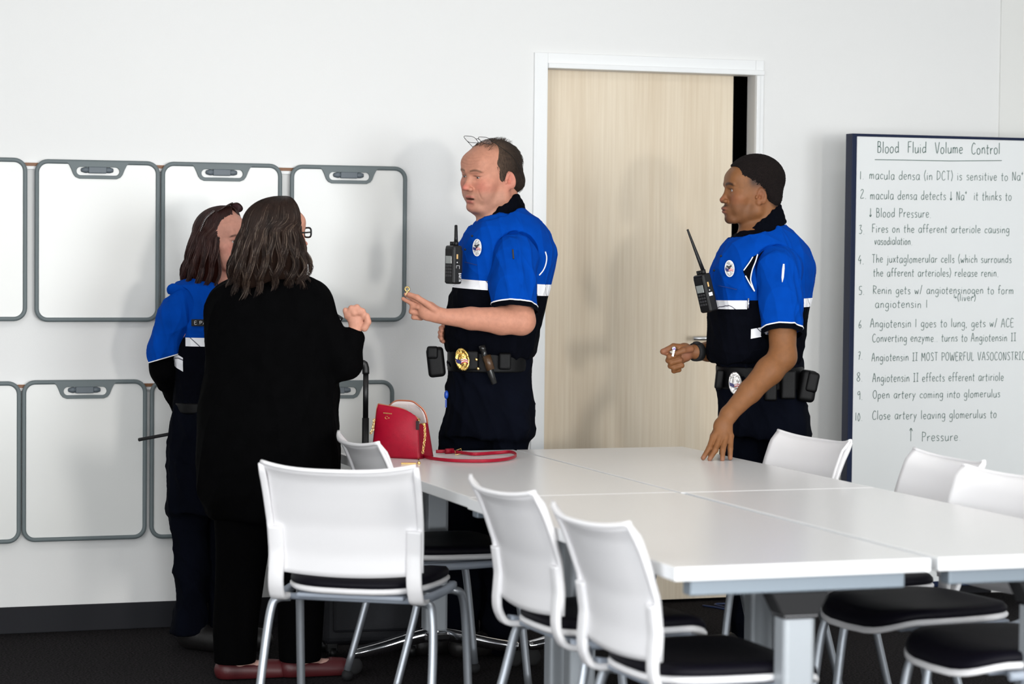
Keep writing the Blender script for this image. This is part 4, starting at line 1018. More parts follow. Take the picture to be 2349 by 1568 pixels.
    for ring, (r1, dz, th) in enumerate(((.062, .000, .0075), (.069, -.018, .0075), (.074, -.034, .007), (.078, -.050, .007))):
        for i in range(N_):
            def cp(i):
                a = 2*math.pi*i/N_; c, s = math.cos(a), math.sin(a); fwd = -c; cx, cy = P(1141, 488, 0)[0], 0
                return np.array((cx+c*r1*1.12, cy+s*r1*1.05, P(1145, 488, 0)[2]+.002+c*.056+dz))
            cv.add(rc(cp(i), cp(i+1), th), .012)
    vmesh('collar', cv, M_navy, root)
    # ---- badge on the chest
    badge(root, P(1095, 568, -.152), (-.50, -.84, .22), .0165, .030, tilt=.18, cloth=True)
    MB().box((-.003, -.003, -.018), (.003, .003, .016), .002, Matrix.Translation(P(1177, 582, -.262)) @ Matrix.Rotation(-.1, 4, 'Y')).done('pen', M_black, root)
    # ---- trousers and boots
    pv = m.vol([P(1000, 1540, -.2), P(1240, 800, .2)], .03, .0055); pv2 = pv
    pv.add(loft(m.keys([(800, 1030, 1222, .12), (854, 1028, 1216, .13), (908, 1026, 1222, .135), (956, 1021, 1223, .14), (1000, 1014, 1219, .14)]), 2.4), .02)
    for (a, b, c, dy) in (((1062, 1000), (1060, 1250), (1052, 1470), .02), ((1160, 1000), (1150, 1250), (1140, 1470), -.02)):
        pts = [P(*a, dy), P(*b, dy), P(*c, dy)]; chainp(pv, pts, (.086, .068, .062), .03)
    pv.add(ell(P(1180, 975, -.11), (.055, .035, .06)), .02)
    vmesh('trousers', pv, M_pants, root)
    for c, dy in ((1052, .02), (1140, -.02)): boot(root, P(c, 1480, dy), math.pi+.5)
    # ---- duty belt and what hangs on it
    bv = m.vol([P(1000, 860, -.16), P(1240, 780, .16)], .03, .0035); bk = m.keys([(798, 1026, 1218, .132), (850, 1026, 1216, .136)]); bv.add(loft(bk, 2.4, .004), .004)
    vmesh('duty_belt', bv, M_leather, root)
    pouch(root, P(1000, 830, -.10), (.030, .028, .052), .014, -.12, 'radio_pouch')
    pouch(root, P(992, 808, -.115), (.020, .02, .022), .009, 0, 'pouch_flap')
    badge(root, P(1061, 824, -.155), (-.35, -.93, .05), .0265, .040, tilt=.22, gold=True, ribbon=True)
    tv = MB(); a, b_ = P(1105, 792, -.168), P(1134, 880, -.172); d = (b_-a)
    tv.tube([tuple(a), tuple(a+d*.12), tuple(a+d*.13), tuple(a+d*.25), tuple(a+d*.28), tuple(a+d*.80), tuple(a+d*.82), tuple(b_)], [.012, .012, .0105, .0105, .0125, .012, .011, .011], 14); fl = tv.done('flashlight', M_flash, root)
    mb = MB(); mb.tube([tuple(P(1116, 815, -.176)), tuple(P(1126, 848, -.179))], .0145, 14); mb.done('flashlight_loop', mat('worn_brown', (.06, .03, .012), .35), root)
    for x, y in ((1093, 824), (1097, 845)): MB().ball(tuple(P(x, y, -.150)), (.006, .004, .006)).done('snap', M_gold, root)
    pouch(root, P(1158, 828, -.14), (.022, .012, .030), .008, 0, 'belt_keeper')
    pouch(root, P(1078, 826, -.140), (.03, .008, .034), .006, 0, 'belt_buckle')
    # key ring at the hip
    mb = MB(); mb.ball(tuple(P(1024, 905, -.05)), (.008, .006, .016)); mb.box((-.003, -.001, -.014), (.003, .001, .014), 0, Matrix.Translation(P(1023, 925, -.05))); mb.done('key_fob', mat('fob_blue', lin(20, 70, 170), .4), root)
    # ---- radio on the chest
    radio(root, P, (1041, 560), (1046, 516), (1040, 622), -.20, lean=0.02, label='BARTN')
    # ---- the key in his fingers: a thing of its own
    k = MB(); c = P(934, 663, -.27)
    k.tube([tuple(c+np.array((.0075*math.cos(a), 0, .0075*math.sin(a)))) for a in np.linspace(0, 2*math.pi, 13)[:-1]], .0032, 6, closed=True); k.box((-.0025, -.001, -.022), (.0025, .001, -.006), 0, Matrix.Translation(c)); k.box((-.005, -.001, -.02), (-.002, .001, -.014), 0, Matrix.Translation(c))
    ko = k.done('key', M_brass); tag(ko, 'small brass key pinched between the fingers of the older male officer', 'key'); ko.matrix_world = Matrix.Translation(root.location) @ Matrix.Rotation(-YAW, 4, 'Z')
    return m

M_hair1 = mat('hair_brown_short', (.035, .022, .015), .6, spec=.3)
M_hairvc = mat('hair_base', (.03, .02, .014), .8, bump=2, bscale=300, vc=True, noise=.25, nscale=180, spec=.2, stretch=(1, 1, .35))
M_wire = mat('wire_frame', (.02, .018, .018), .35, metal=.6)
M_lens = mat('clear_lens', (.9, .9, .9), .05, alpha=.12)
M_seam = mat('seam_dark_blue', lin(0, 45, 120), .9)
M_flash = mat('flashlight_metal', (.02, .02, .02), .28, metal=.5, coat=.3)
M_brass = mat('brass', (.55, .40, .17), .35, metal=.9)
M_goldb = mat('badge_gold', (.85, .55, .16), .25, metal=1, noise=.5, nscale=110, bump=2, bscale=120)
M_silverb = mat('badge_silver', (.72, .70, .68), .28, metal=.9, noise=.4, nscale=110, bump=2, bscale=120)
M_thread = mat('badge_thread', (.50, .50, .50), .8, noise=.6, nscale=140)
M_flagb = mat('flag_blue', (.02, .02, .12), .5); M_flagr = mat('flag_red', (.5, .02, .03), .5); M_flagw = mat('flag_white', (.75, .73, .72), .5)

def frame_to(n, up=(0, 0, 1), roll=0):
    n = Vector(n).normalized(); x = Vector(up).cross(n).normalized(); z = n.cross(x)
    M = Matrix((( x.x, z.x, n.x), (x.y, z.y, n.y), (x.z, z.z, n.z))).to_4x4(); return M @ Matrix.Rotation(roll, 4, 'Z')
def badge(root, c, n, hw_, hh, tilt=0, gold=False, ribbon=False, cloth=False):
    """oval shield facing n, with an embossed centre, rim and a small striped ribbon"""
    M = Matrix.Translation(c) @ frame_to(n, roll=tilt); m0 = M_goldb if gold else (M_thread if cloth else M_silverb); N_ = 32; b = MB()
    prof = [(0, .006), (.45, .0055), (.52, .0035), (.74, .0035), (.80, .0055), (.92, .0055), (1, .003), (1, 0)] if not cloth else [(0, .003), (.6, .003), (.9, .003), (1, .001), (1, 0)]
    rings = []
    for r, z in prof: rings.append([b.bm.verts.new(M @ Vector((r*hw_*math.cos(2*math.pi*k/N_), r*hh*math.sin(2*math.pi*k/N_), z))) for k in range(N_)])
    for A, B in zip(rings, rings[1:]):
        for k in range(N_):
            f = b.bm.faces.new((A[k], A[(k+1) % N_], B[(k+1) % N_], B[k])); f.smooth = True
    bd = b.done('badge', m0, root)
    if cloth:
        q = MB(); q.tube([tuple(M @ Vector((hw_*math.cos(a), hh*math.sin(a), .002))) for a in np.linspace(0, 2*math.pi, 33)[:-1]], .0013, 5, closed=True); q.done('badge_border', M_white, bd)
        q = MB()    # dark eagle over the oval
        for p0, p1, r in (((-.008, .010), (-.002, .004), .003), ((.008, .010), (.002, .004), .003), ((0, .008), (0, -.002), .0035)): q.tube([tuple(M @ Vector((*p0, .003))), tuple(M @ Vector((*p1, .0035)))], r, 6)
        q.done('emblem', mat('thread_dark', (.03, .03, .04), .8), bd)
    elif not gold or gold:
        q = MB(); q.tube([tuple(M @ Vector((hw_*.33*math.cos(a), hh*.10+hw_*.33*math.sin(a), .0062))) for a in np.linspace(0, 2*math.pi, 21)[:-1]], .0012, 5, closed=True)
        for sg in (-1, 1): q.tube([tuple(M @ Vector((sg*hw_*.15, hh*.55, .0055))), tuple(M @ Vector((sg*hw_*.55, hh*.68, .005))), tuple(M @ Vector((sg*hw_*.62, hh*.45, .005)))], .0016, 5)
        q.done('emblem', m0, bd)
    # ribbon: field of blue with white and red stripes across the lower half
    s = hw_/.0265 if not cloth else hw_/.0265*1.1; zc = .0068 if not cloth else .0042
    def strip(x0, x1, y0, y1, m_, nm):
        q = MB(); pts = []
        for u in np.linspace(x0, x1, 9): pts.append((u, 1))
        vs0 = [q.bm.verts.new(M @ Vector((u*s, (y0-.3*u+.0035*math.sin(u*150))*s, zc))) for u, _ in pts]; vs1 = [q.bm.verts.new(M @ Vector((u*s, (y1-.3*u+.0035*math.sin(u*150))*s, zc))) for u, _ in pts]
        for i in range(len(pts)-1): q.bm.faces.new((vs0[i], vs0[i+1], vs1[i+1], vs1[i]))
        q.done(nm, m_, bd)
    strip(-.022, -.004, -.013, .001, M_flagb, 'ribbon_field')
    for i in range(4): strip(-.004, .021, -.013+i*.0035, -.013+(i+1)*.0035, M_flagr if i % 2 == 0 else M_flagw, 'ribbon_stripe')
    return bd
def pouch(root, c, hs, rad, ry, name):
    v = Vol(np.array(c)-.09, np.array(c)+.09, .003); v.add(bx3(c, hs, rad, roty(ry)), .0); return vmesh(name, v, M_leather, root)
def boot(root, c, yaw):
    f = np.array((math.cos(yaw), math.sin(yaw), 0)); c = np.array(c); c[2] = 0; v = Vol(c-[.25, .25, .02], c+[.25, .25, .22], .005)
    v.add(rc(c+[0, 0, .15], c+[0, 0, .06], .05, .048), .01); v.add(rc(c-f*.03+[0, 0, .045], c+f*.15+[0, 0, .038], .044, .040), .03); v.sub(bx3(c+[0, 0, -.05], (.4, .4, .052), .001), .004)
    vmesh('boot', v, M_boot, root)
def radio(root, P, top, ant, bot, dy, lean=0, label=None, alen=.068):
    """two-way radio: body between top and bot, antenna up to ant (photo pixels at depth dy)"""
    T, B_, A = Vector(P(*top, dy)), Vector(P(*bot, dy)), Vector(P(*ant, dy)); up = (T-Vector(P(bot[0]+0, bot[1]+44, dy))).normalized()
    up = (T-B_).normalized(); x = up.cross(Vector((0, -1, 0))).normalized()*-1; x = Vector((0, 1, 0)).cross(up).normalized(); y = up.cross(x)
    M = Matrix(((x.x, y.x, up.x, 0), (x.y, y.y, up.y, 0), (x.z, y.z, up.z, 0), (0, 0, 0, 1))); L_ = (T-B_).length
    M = Matrix.Translation(T) @ M @ Matrix.Rotation(-1.0, 4, 'Z')
    Hh = .136
    b = MB(); b.box((-.029, -.018, -Hh), (.029, .018, -.004), .007, M, 3).box((-.026, -.0195, -Hh+.004), (.026, -.015, -.014), .003, M); r = b.done('radio_body', M_black, root)
    MB().box((-.019, -.0205, -.066), (.019, -.0188, -.040), .001, M).done('screen', mat('radio_screen', (.30, .32, .31), .15), r)
    kb = MB()
    for i in range(3):
        for j in range(4): kb.box((-.018+i*.0135, -.0212, -.078-j*.011), (-.008+i*.0135, -.019, -.071-j*.011), .001, M)
    kb.done('keypad', mat('keypad_grey', (.03, .03, .032), .5), r)
    gr = MB()
    for j in range(5): gr.box((-.018, -.0208, -.018-j*.0045), (.018, -.019, -.016-j*.0045), 0, M)
    gr.done('speaker_grille', M_blackmatte, r)
    MB().tube([tuple(M @ Vector((.0145, .0, -.006))), tuple(M @ Vector((.0145, 0, .010)))], .0085, 12).done('antenna_base', M_black, r)
    a0 = M @ Vector((.0145, 0, .008)); MB().tube([tuple(a0), tuple(a0.lerp(A, .3)), tuple(a0.lerp(A, .97)), tuple(A)], [.0068, .0062, .0052 if alen > .05 and lean < .05 else .0036, .004], 12).done('antenna', M_black, r)
    for xx in (-.016, -.002): MB().tube([tuple(M @ Vector((xx, 0, -.006))), tuple(M @ Vector((xx, 0, .009)))], .0052, 10).done('knob', M_black, r)
    # side label, clip
    MB().box((.0288, -.006, -.050), (.0296, .000, -.034), 0, M).done('amber_label', mat('amber', (.6, .38, .15), .5), r)
    MB().ball(tuple(M @ Vector((.0295, -.003, -.062))), .0022).done('side_button', M_white, r)
    MB().box((-.012, .018, -.10), (.012, .030, -.02), .004, M).done('belt_clip', M_blackmatte, r)
    q = MB()
    if label:
        uz = np.array(M.to_3x3() @ Vector((0, -1, 0))); ux = np.array(M.to_3x3() @ Vector((0, 0, -1)))
        o = np.array(M @ Vector((.0298, .004, -.098))); 
        for ch in [label]: write(q, ch, o, ux, -uz if False else np.array(M.to_3x3() @ Vector((0, -1, 0)))*-1, .0095, 0, .030, random.Random(2), jit=0, r=.0006)
        q.tube([tuple(M @ Vector((.0296, .006, -.073))), tuple(M @ Vector((.0296, -.006, -.073))), tuple(M @ Vector((.0296, -.006, -.082)))], .0007, 4); q.tube([tuple(M @ Vector((.0296, .006, -.073))), tuple(M @ Vector((.0296, .006, -.084)))], .0007, 4)
        q.done('lettering', M_white, r)
    else: q.box((.0285, -.009, -.082), (.0297, .006, -.070), .0005, M); q.done('white_label', M_white, r)
    return r
OFF1 = build_officer_1()

# ================================================================ the younger officer with his hand on the table
SK2 = (.21, .085, .030)
def build_officer_2():
    m = Person('young male officer in blue vest, short black hair, one hand on the table', 1765, 8.45, None)
    P = m.P; root = m.root
    H = Head(P(1725, 445, 0), math.pi+math.radians(12), math.radians(1), 0, 1.02)
    v = Vol([P(1505, 500, 0)[0]-.02, -.50, P(1700, 1075, -.4)[2]-.02], [.22, .26, P(1740, 335, 0)[2]], .0025)
    tk = m.keys([(830, 1650, 1820, .10), (770, 1642, 1836, .12), (690, 1650, 1846, .13), (620, 1646, 1850, .13), (570, 1668, 1834, .12), (540, 1690, 1812, .09), (515, 1720, 1795, .05)])
    v.add(loft(tk, 2.2), .01)
    v.add(rc(H.p((0, -.038, -.03)), P(1752, 540, 0), .060, .066), .03); v.add(rc(H.p((0, .008, -.075)), P(1728, 540, -.01), .036, .05), .03)
    sculpt_head(v, H, jaw=1.0, nose=1.28, lips=1.12, brow=1.1, open_mouth=0, cheeks=1.0, noseup=-.008, muz=.007, earf=.011, earz=-.007, crown=.080)
    # near arm, straight down to the table
    S_, E_, W_ = P(1788, 625, -.12), P(1796, 818, -.235), P(1672, 950, -.36)
    v.add(rc(S_, P(1794, 700, -.18), .050, .052), .03); v.add(rc(P(1794, 700, -.19), E_, .053, .044), .02); v.add(rc(E_, P(1765, 850, -.265), .045, .047), .02); v.add(rc(P(1765, 850, -.265), P(1720, 898, -.31), .047, .038), .015); v.add(rc(P(1720, 898, -.31), W_, .038, .0285), .015)
    K = [(1636, 1003, -.405), (1650, 1006, -.41), (1664, 1005, -.405), (1676, 1000, -.39)]
    v.add(rc(W_, P(1660, 972, -.375), .0285, .027), .012)
    v.add(ell(P(1658, 982, -.385), (.032, .020, .036), roty(-.35)), .014)
    for q in K: v.add(rc(P(1662, 975, -.380), P(*q), .016, .0115), .008)
    tips = [((1627, 1027, -.43), (1613, 1050, -.44)), ((1641, 1032, -.44), (1628, 1052, -.45)), ((1658, 1032, -.44), (1657, 1053, -.45)), ((1675, 1028, -.42), (1675, 1050, -.43))]
    for q, (a, b_) in zip(K, tips): finger(v, [P(*q), P(*a), P(*b_)], .0110, .0080)
    finger(v, [P(1650, 975, -.36), P(1637, 1000, -.34), P(1632, 1025, -.35), P(1630, 1044, -.37)], .0135, .009)
    # far arm: forearm forward, fist holding something small
    v.add(rc(P(1700, 590, .14), P(1690, 770, .15), .056, .046), .03); v.add(rc(P(1690, 790, .14), P(1625, 806, .06), .045, .034), .02); v.add(rc(P(1625, 806, .06), P(1598, 806, .02), .034, .029), .01)
    v.add(ell(P(1570, 808, .0), (.032, .026, .034)), .014); v.add(ell(P(1553, 826, .0), (.024, .024, .028)), .012)
    finger(v, [P(1572, 796, -.02), P(1545, 794, -.035), P(1521, 806, -.03), P(1534, 812, -.02)], .0115, .009)
    finger(v, [P(1556, 813, -.028), P(1536, 818, -.035), P(1533, 826, -.025), P(1548, 829, -.02)], .0108, .0092)
    finger(v, [P(1560, 826, -.025), P(1540, 831, -.032), P(1538, 839, -.022), P(1552, 840, -.016)], .0105, .009)
    finger(v, [P(1564, 838, -.02), P(1546, 843, -.026), P(1546, 850, -.016), P(1558, 848, -.01)], .0098, .0085)
    finger(v, [P(1585, 800, -.025), P(1568, 803, -.040), P(1552, 810, -.042)], .0125, .0095)
    def scalp(C, q, aq):     # faded hair at the temples and nape
        t = sstep(q[:, 2]+.25*sstep(-q[:, 1], .0, .08)*.3, .004, .042)*sstep(-q[:, 1], -.045, -.018)
        C = mixc(C, (.012, .007, .006), .85*t)
        C = mixc(C, (.018, .009, .006), .9*gsp(q, (0, .084, -.092), (.018, .022, .014)))
        C = mixc(C, (.03, .014, .009), .85*np.exp(-(((np.abs(q[:, 0]))/.026)**4+((q[:, 2]+.0425)/.0050)**2))*sstep(q[:, 1], .06, .08))
        n = sstep(-q[:, 1], .045, .075)*sstep(q[:, 2], -.055, .0); C = mixc(C, (.015, .008, .006), .85*n)
        return C
    body = vmesh('body', v, M_skin2, root, smooth=1, colors=lambda V: handtint(skin_colors(V, H, SK2, (.30, .10, .06), (.25, .075, .06), (.008, .005, .005), ((.10, .045, .025), .35), 1.25, 0, scalp), V, P, m))
    eyes(root, H, (.012, .007, .005), (.2, 0))
    hv = m.vol([H.p((0, 0, .05))], .16, .003); k = H.k
    hv.add(H.ell((0, -.013, .053), (.0770, .1015, .0845)), .01); hv.add(H.rc((-.025, -.060, -.012), (.025, -.060, -.012), .037), .03); hv.add(H.rc((-.028, .064, .058), (.028, .066, .058), .0275), .02)
    hv.sub(bx3(H.p((0, .155, .02)), np.array((.2, .1, .062))*k, .012*k, rotx(-.10) @ H.A), .008); hv.sub(bx3(H.p((0, .14, -.07)), np.array((.2, .12, .115))*k, .02*k, H.A), .008)
    hv.sub(bx3(H.p((0, 0, -.142)), np.array((.2, .2, .095))*k, .01*k, rotx(.45) @ H.A), .008)
    for s in (-1, 1): hv.sub(H.ell((s*.085, .004, -.008), (.03, .030, .034)), .008)
    V, Q = hv.mesh(0, 1); rng = np.random.RandomState(2); qn = H.inv(V); nn = qn-np.array((0, -.012, .03)); nn /= np.linalg.norm(nn, axis=1)[:, None]
    V = V+(nn @ H.A)*(rng.rand(len(V), 1)*.0022); C = np.tile(np.array((.011, .0075, .007)), (len(V), 1))
    np_mesh('hair', V, Q, M_hairvc2, root, C)
    # ---- vest
    vk = m.keys([(832, 1628, 1840, .135), (815, 1622, 1842, .15), (768, 1623, 1848, .16), (717, 1625, 1855, .165), (684, 1630, 1860, .168), (640, 1627, 1866, .17), (619, 1629, 1868, .17), (594, 1640, 1863, .168), (563, 1656, 1849, .155), (540, 1676, 1832, .13), (523, 1700, 1812, .10), (508, 1722, 1800, .05, .02)])
    vv = m.vol([P(1600, 850, 0)*[1, 0, 1]+[0, -.2, 0], P(1890, 480, 0)*[1, 0, 1]+[0, .2, 0]], .02)
    vv.add(loft(vk, 2.35, .012), .01)
    vv.sub(ell(P(1735, 527, 0), (.106, .118, .052), roty(-.52)), .008)
    for dy in (-.175, .175): vv.sub(rc(P(1786, 610, dy*1.1), P(1790, 690, dy*1.15), .086, .080), .006)
    vv.sub(rc(P(1724, 606, -.192), P(1726, 655, -.192), .036, .03), .012)
    tilt = np.array((-.02, 0, 1.)); tilt /= np.linalg.norm(tilt); pt, pb = P(1680, 689, -.15), P(1680, 709, -.15)
    band('vest_upper', vv, M_blue, root, 0, (pt, tilt)); band('vest_lower', vv, M_navy, root, 0, (pt, -tilt))
    band('reflective_strip', vv, M_refl, root, .0016, (pt, -tilt), (pb, tilt), (P(1713, 700, -.15), (-1, 0, 0)), ((0, -.02, 0), (0, -1, 0)))
    band('reflective_strip', vv, M_refl, root, .0016, (P(1840, 684, -.1), -tilt), (P(1840, 704, -.1), tilt), (P(1832, 695, -.1), (1, 0, 0)))
    t2 = np.array((-.20, 0, 1)); t2 /= np.linalg.norm(t2); band('reflective_strip', vv, M_refl, root, .0016, (P(1735, 752, -.15), np.array((.20, 0, -1))), (P(1735, 774, -.15), np.array((-.20, 0, 1))), (P(1722, 765, -.15), (1, 0, 0)), (P(1768, 765, -.15), (-1, 0, 0)), ((0, -.05, 0), (0, -1, 0)))
    mb = MB(); mb.tube([tuple(P(1717, 684, -.176)), tuple(P(1717, 707, -.178))], .004, 6); mb.done('zip_pull', M_silver, root)
    for pts in (((1738, 583, -.168), (1733, 600, -.176), (1726, 618, -.178), (1722, 640, -.178), (1726, 655, -.178), (1731, 668, -.178)), ((1727, 589, -.166), (1719, 602, -.170), (1706, 620, -.170)), ((1710, 632, -.172), (1721, 652, -.176), (1731, 668, -.178))):
        MB().tube(spline([tuple(P(*q)) for q in pts], 5), .0022, 6).done('piping', M_white, root)
    q = MB(); L1 = spline([(1727, 589, -.166), (1719, 602, -.169), (1706, 620, -.168), (1710, 632, -.170), (1721, 652, -.174), (1731, 668, -.176)], 4); L2 = spline([(1738, 583, -.166), (1733, 600, -.174), (1726, 618, -.176), (1722, 640, -.176), (1726, 655, -.176), (1731, 668, -.176)], 4)
    va = [[q.bm.verts.new(tuple(P(*p)+np.array((0, dd, 0)))) for p in L_] for L_ in (L1, L2) for dd in (-.001, .012)]
    for i in range(len(L1)-1):
        q.bm.faces.new((va[0][i], va[0][i+1], va[2][i+1], va[2][i])); q.bm.faces.new((va[1][i], va[1][i+1], va[0][i+1], va[0][i])); q.bm.faces.new((va[2][i], va[2][i+1], va[3][i+1], va[3][i]))
    q.done('side_panel', M_navy, root)
    for pts in (((1796, 504, -.02), (1800, 514, -.02), (1806, 522, -.02)), ((1795, 506, -.01), (1804, 514, 0), (1810, 522, 0)), ((1686, 562, -.085), (1692, 556, -.085), (1700, 550, -.08))):
        MB().tube([tuple(P(*q)) for q in pts], .0018, 6).done('piping', M_white, root)
    mb = MB(); mb.tube(spline([tuple(P(x, y, d)) for x, y, d in ((1648, 655, -.140), (1668, 659, -.160), (1690, 664, -.172))], 4), .0016, 5); mb.done('pocket_seam', M_seam, root)
    for x, y, d in ((1654, 587, -.10), (1638, 620, -.10)): MB().ball(tuple(P(x, y, d)), (.004, .003, .004)).done('button', M_black, root)
    sv = m.vol([P(1640, 800, -.14), P(1850, 480, .14)], .02, .004); sv.add(loft([(a, b, c, max(.03, d-.010), max(.03, e-.018)) for a, b, c, d, e in vk[1:-1]], 2.3), .01); sv.sub(rc(H.p((0, -.03, -.06)), P(1736, 515, -.02), .050, .050), .008)
    vmesh('shirt', sv, M_navy, root)
    for nm, pts, rs in (('near', [P(1778, 596, -.085), P(1788, 620, -.14), P(1792, 690, -.185), P(1794, 780, -.22)], (.070, .075, .071, .068)), ('far', [P(1720, 580, .12), P(1705, 600, .15), P(1695, 720, .17)], (.07, .075, .06))):
        s2 = m.vol(pts, .1, .003); chainp(s2, pts, rs, .03); s2.sub(loft([(a, b, c, max(.02, d-.03), max(.02, e-.04)) for a, b, c, d, e in vk], 2.3), .006)
        if nm == 'near':
            ax = np.array((0., -.42, -1.)); ax /= np.linalg.norm(ax); h1 = P(1794, 753, -.213)
            band('sleeve', s2, M_blue, root, 0, (h1, -ax)); band('sleeve_piping', s2, M_white, root, .0022, (h1, ax), (h1+ax*.0045, -ax)); band('sleeve_cuff', s2, M_navy, root, -.001, (h1+ax*.002, ax), (h1+ax*.022, -ax))
        else: band('sleeve', s2, M_blue, root, 0, (P(1695, 700, .16), (0, 0, 1)))
    cv = m.vol([H.p((0, 0, -.09))], .17, .003); N_ = 22
    for r1, dz, th in ((.060, .000, .0075), (.067, -.018, .0075), (.072, -.034, .007), (.077, -.052, .007)):
        def cp(i):
            a = 2*math.pi*i/N_; c, s = math.cos(a), math.sin(a); q = P(1742, 513, 0); return np.array((q[0]+c*r1*1.14, s*r1*1.05, q[2]+.002+c*.058+dz))
        for i in range(N_): cv.add(rc(cp(i), cp(i+1), th), .012)
    vmesh('collar', cv, M_navy, root)
    badge(root, P(1674, 616, -.155), (-.42, -.88, .18), .0165, .0285, tilt=.15, cloth=True)
    mb = MB(); c = P(1796, 628, -.262); M = Matrix.Translation(c) @ Matrix.Rotation(.07, 4, 'Y'); mb.tube([tuple(M @ Vector((0, 0, z))) for z in (.034, .018, -.012, -.028)], [.0028, .0045, .0042, .0012], 8); mb.done('pen', M_white, root)
    # ---- trousers, boots, belt
    pv = m.vol([P(1640, 1560, -.2), P(1870, 800, .2)], .03, .0055)
    pv.add(loft(m.keys([(815, 1645, 1838, .12), (860, 1644, 1842, .13), (930, 1646, 1848, .14), (960, 1647, 1852, .14), (1000, 1650, 1851, .14)]), 2.4), .02)
    for (a, b, c, dy) in (((1702, 1000), (1712, 1250), (1716, 1460), .05), ((1796, 1000), (1800, 1250), (1806, 1460), -.02)):
        chainp(pv, [P(*a, dy), P(*b, dy), P(*c, dy)], (.088, .070, .064), .03)
    vmesh('trousers', pv, M_pants, root)
    for c, dy in ((1716, .05), (1806, -.02)): boot(root, P(c, 1480, dy), math.pi+.3)
    bv = m.vol([P(1630, 900, -.16), P(1860, 780, .16)], .03, .0035); bv.add(loft(m.keys([(838, 1642, 1842, .132), (890, 1644, 1846, .138)]), 2.4, .004), .004); vmesh('duty_belt', bv, M_leather, root)
    badge(root, P(1687, 879, -.150), (-.22, -.97, .05), .0235, .040, tilt=.12, ribbon=True)
    pouch(root, P(1852, 885, -.10), (.030, .030, .055), .016, .15, 'holster'); pouch(root, P(1862, 876, -.11), (.022, .025, .036), .012, .2, 'holster_flap')
    pouch(root, P(1808, 882, -.145), (.026, .016, .050), .008, 0, 'magazine_pouch'); pouch(root, P(1768, 890, -.145), (.022, .016, .044), .008, 0, 'magazine_pouch')
    pouch(root, P(1650, 870, -.08), (.014, .02, .034), .008, .1, 'key_holder')
    radio(root, P, (1608, 626), (1577, 526), (1628, 712), -.19, lean=.2)
    # watch: worn, a child of the wearer
    q0, q1 = P(1604, 806, .03), P(1592, 807, .012); MB().tube([tuple(q0), tuple(q0*.5+q1*.5), tuple(q1)], [.0335, .034, .0325], 20).ball(tuple(P(1598, 786, .005)), (.014, .012, .006)).done('wrist_watch', M_blackmatte, root)
    k = MB(); c = P(1546, 803, -.048); k.box((-.004, -.002, -.022), (.004, .002, .006), .001, Matrix.Translation(c) @ Matrix.Rotation(.2, 4, 'Y')); k.ball(tuple(c+np.array((0, 0, .006))), (.009, .003, .008)); k.mi = 1; k.ball(tuple(c+np.array((.001, -.002, .005))), (.005, .003, .004))
    ko = k.done('key', [M_silver, mat('key_cap_violet', (.35, .25, .6), .4)]); tag(ko, 'small silver key held in the fist of the young male officer', 'key'); ko.matrix_world = Matrix.Translation(root.location) @ Matrix.Rotation(-YAW, 4, 'Z')
    return m
def handtint(C, V, P, m):
    """paler palm side and fingertips"""
    for c, r in ((P(1613, 1052, -.44), .010), (P(1628, 1054, -.45), .010), (P(1657, 1055, -.45), .010), (P(1675, 1052, -.43), .010)):
        C = mixc(C, (.40, .20, .14), .7*np.exp(-(np.linalg.norm(V-c, axis=1)/r)**2))
    for c, r in ((P(1580, 815, -.03), .028), (P(1525, 806, -.03), .018)): C = mixc(C, (.32, .13, .085), .7*np.exp(-(np.linalg.norm(V-c, axis=1)/r)**2))
    return C
M_hairvc2 = mat('hair_black_short', (.01, .007, .006), .9, bump=3, bscale=420, vc=True, noise=.5, nscale=260, spec=.15)
OFF2 = build_officer_2()
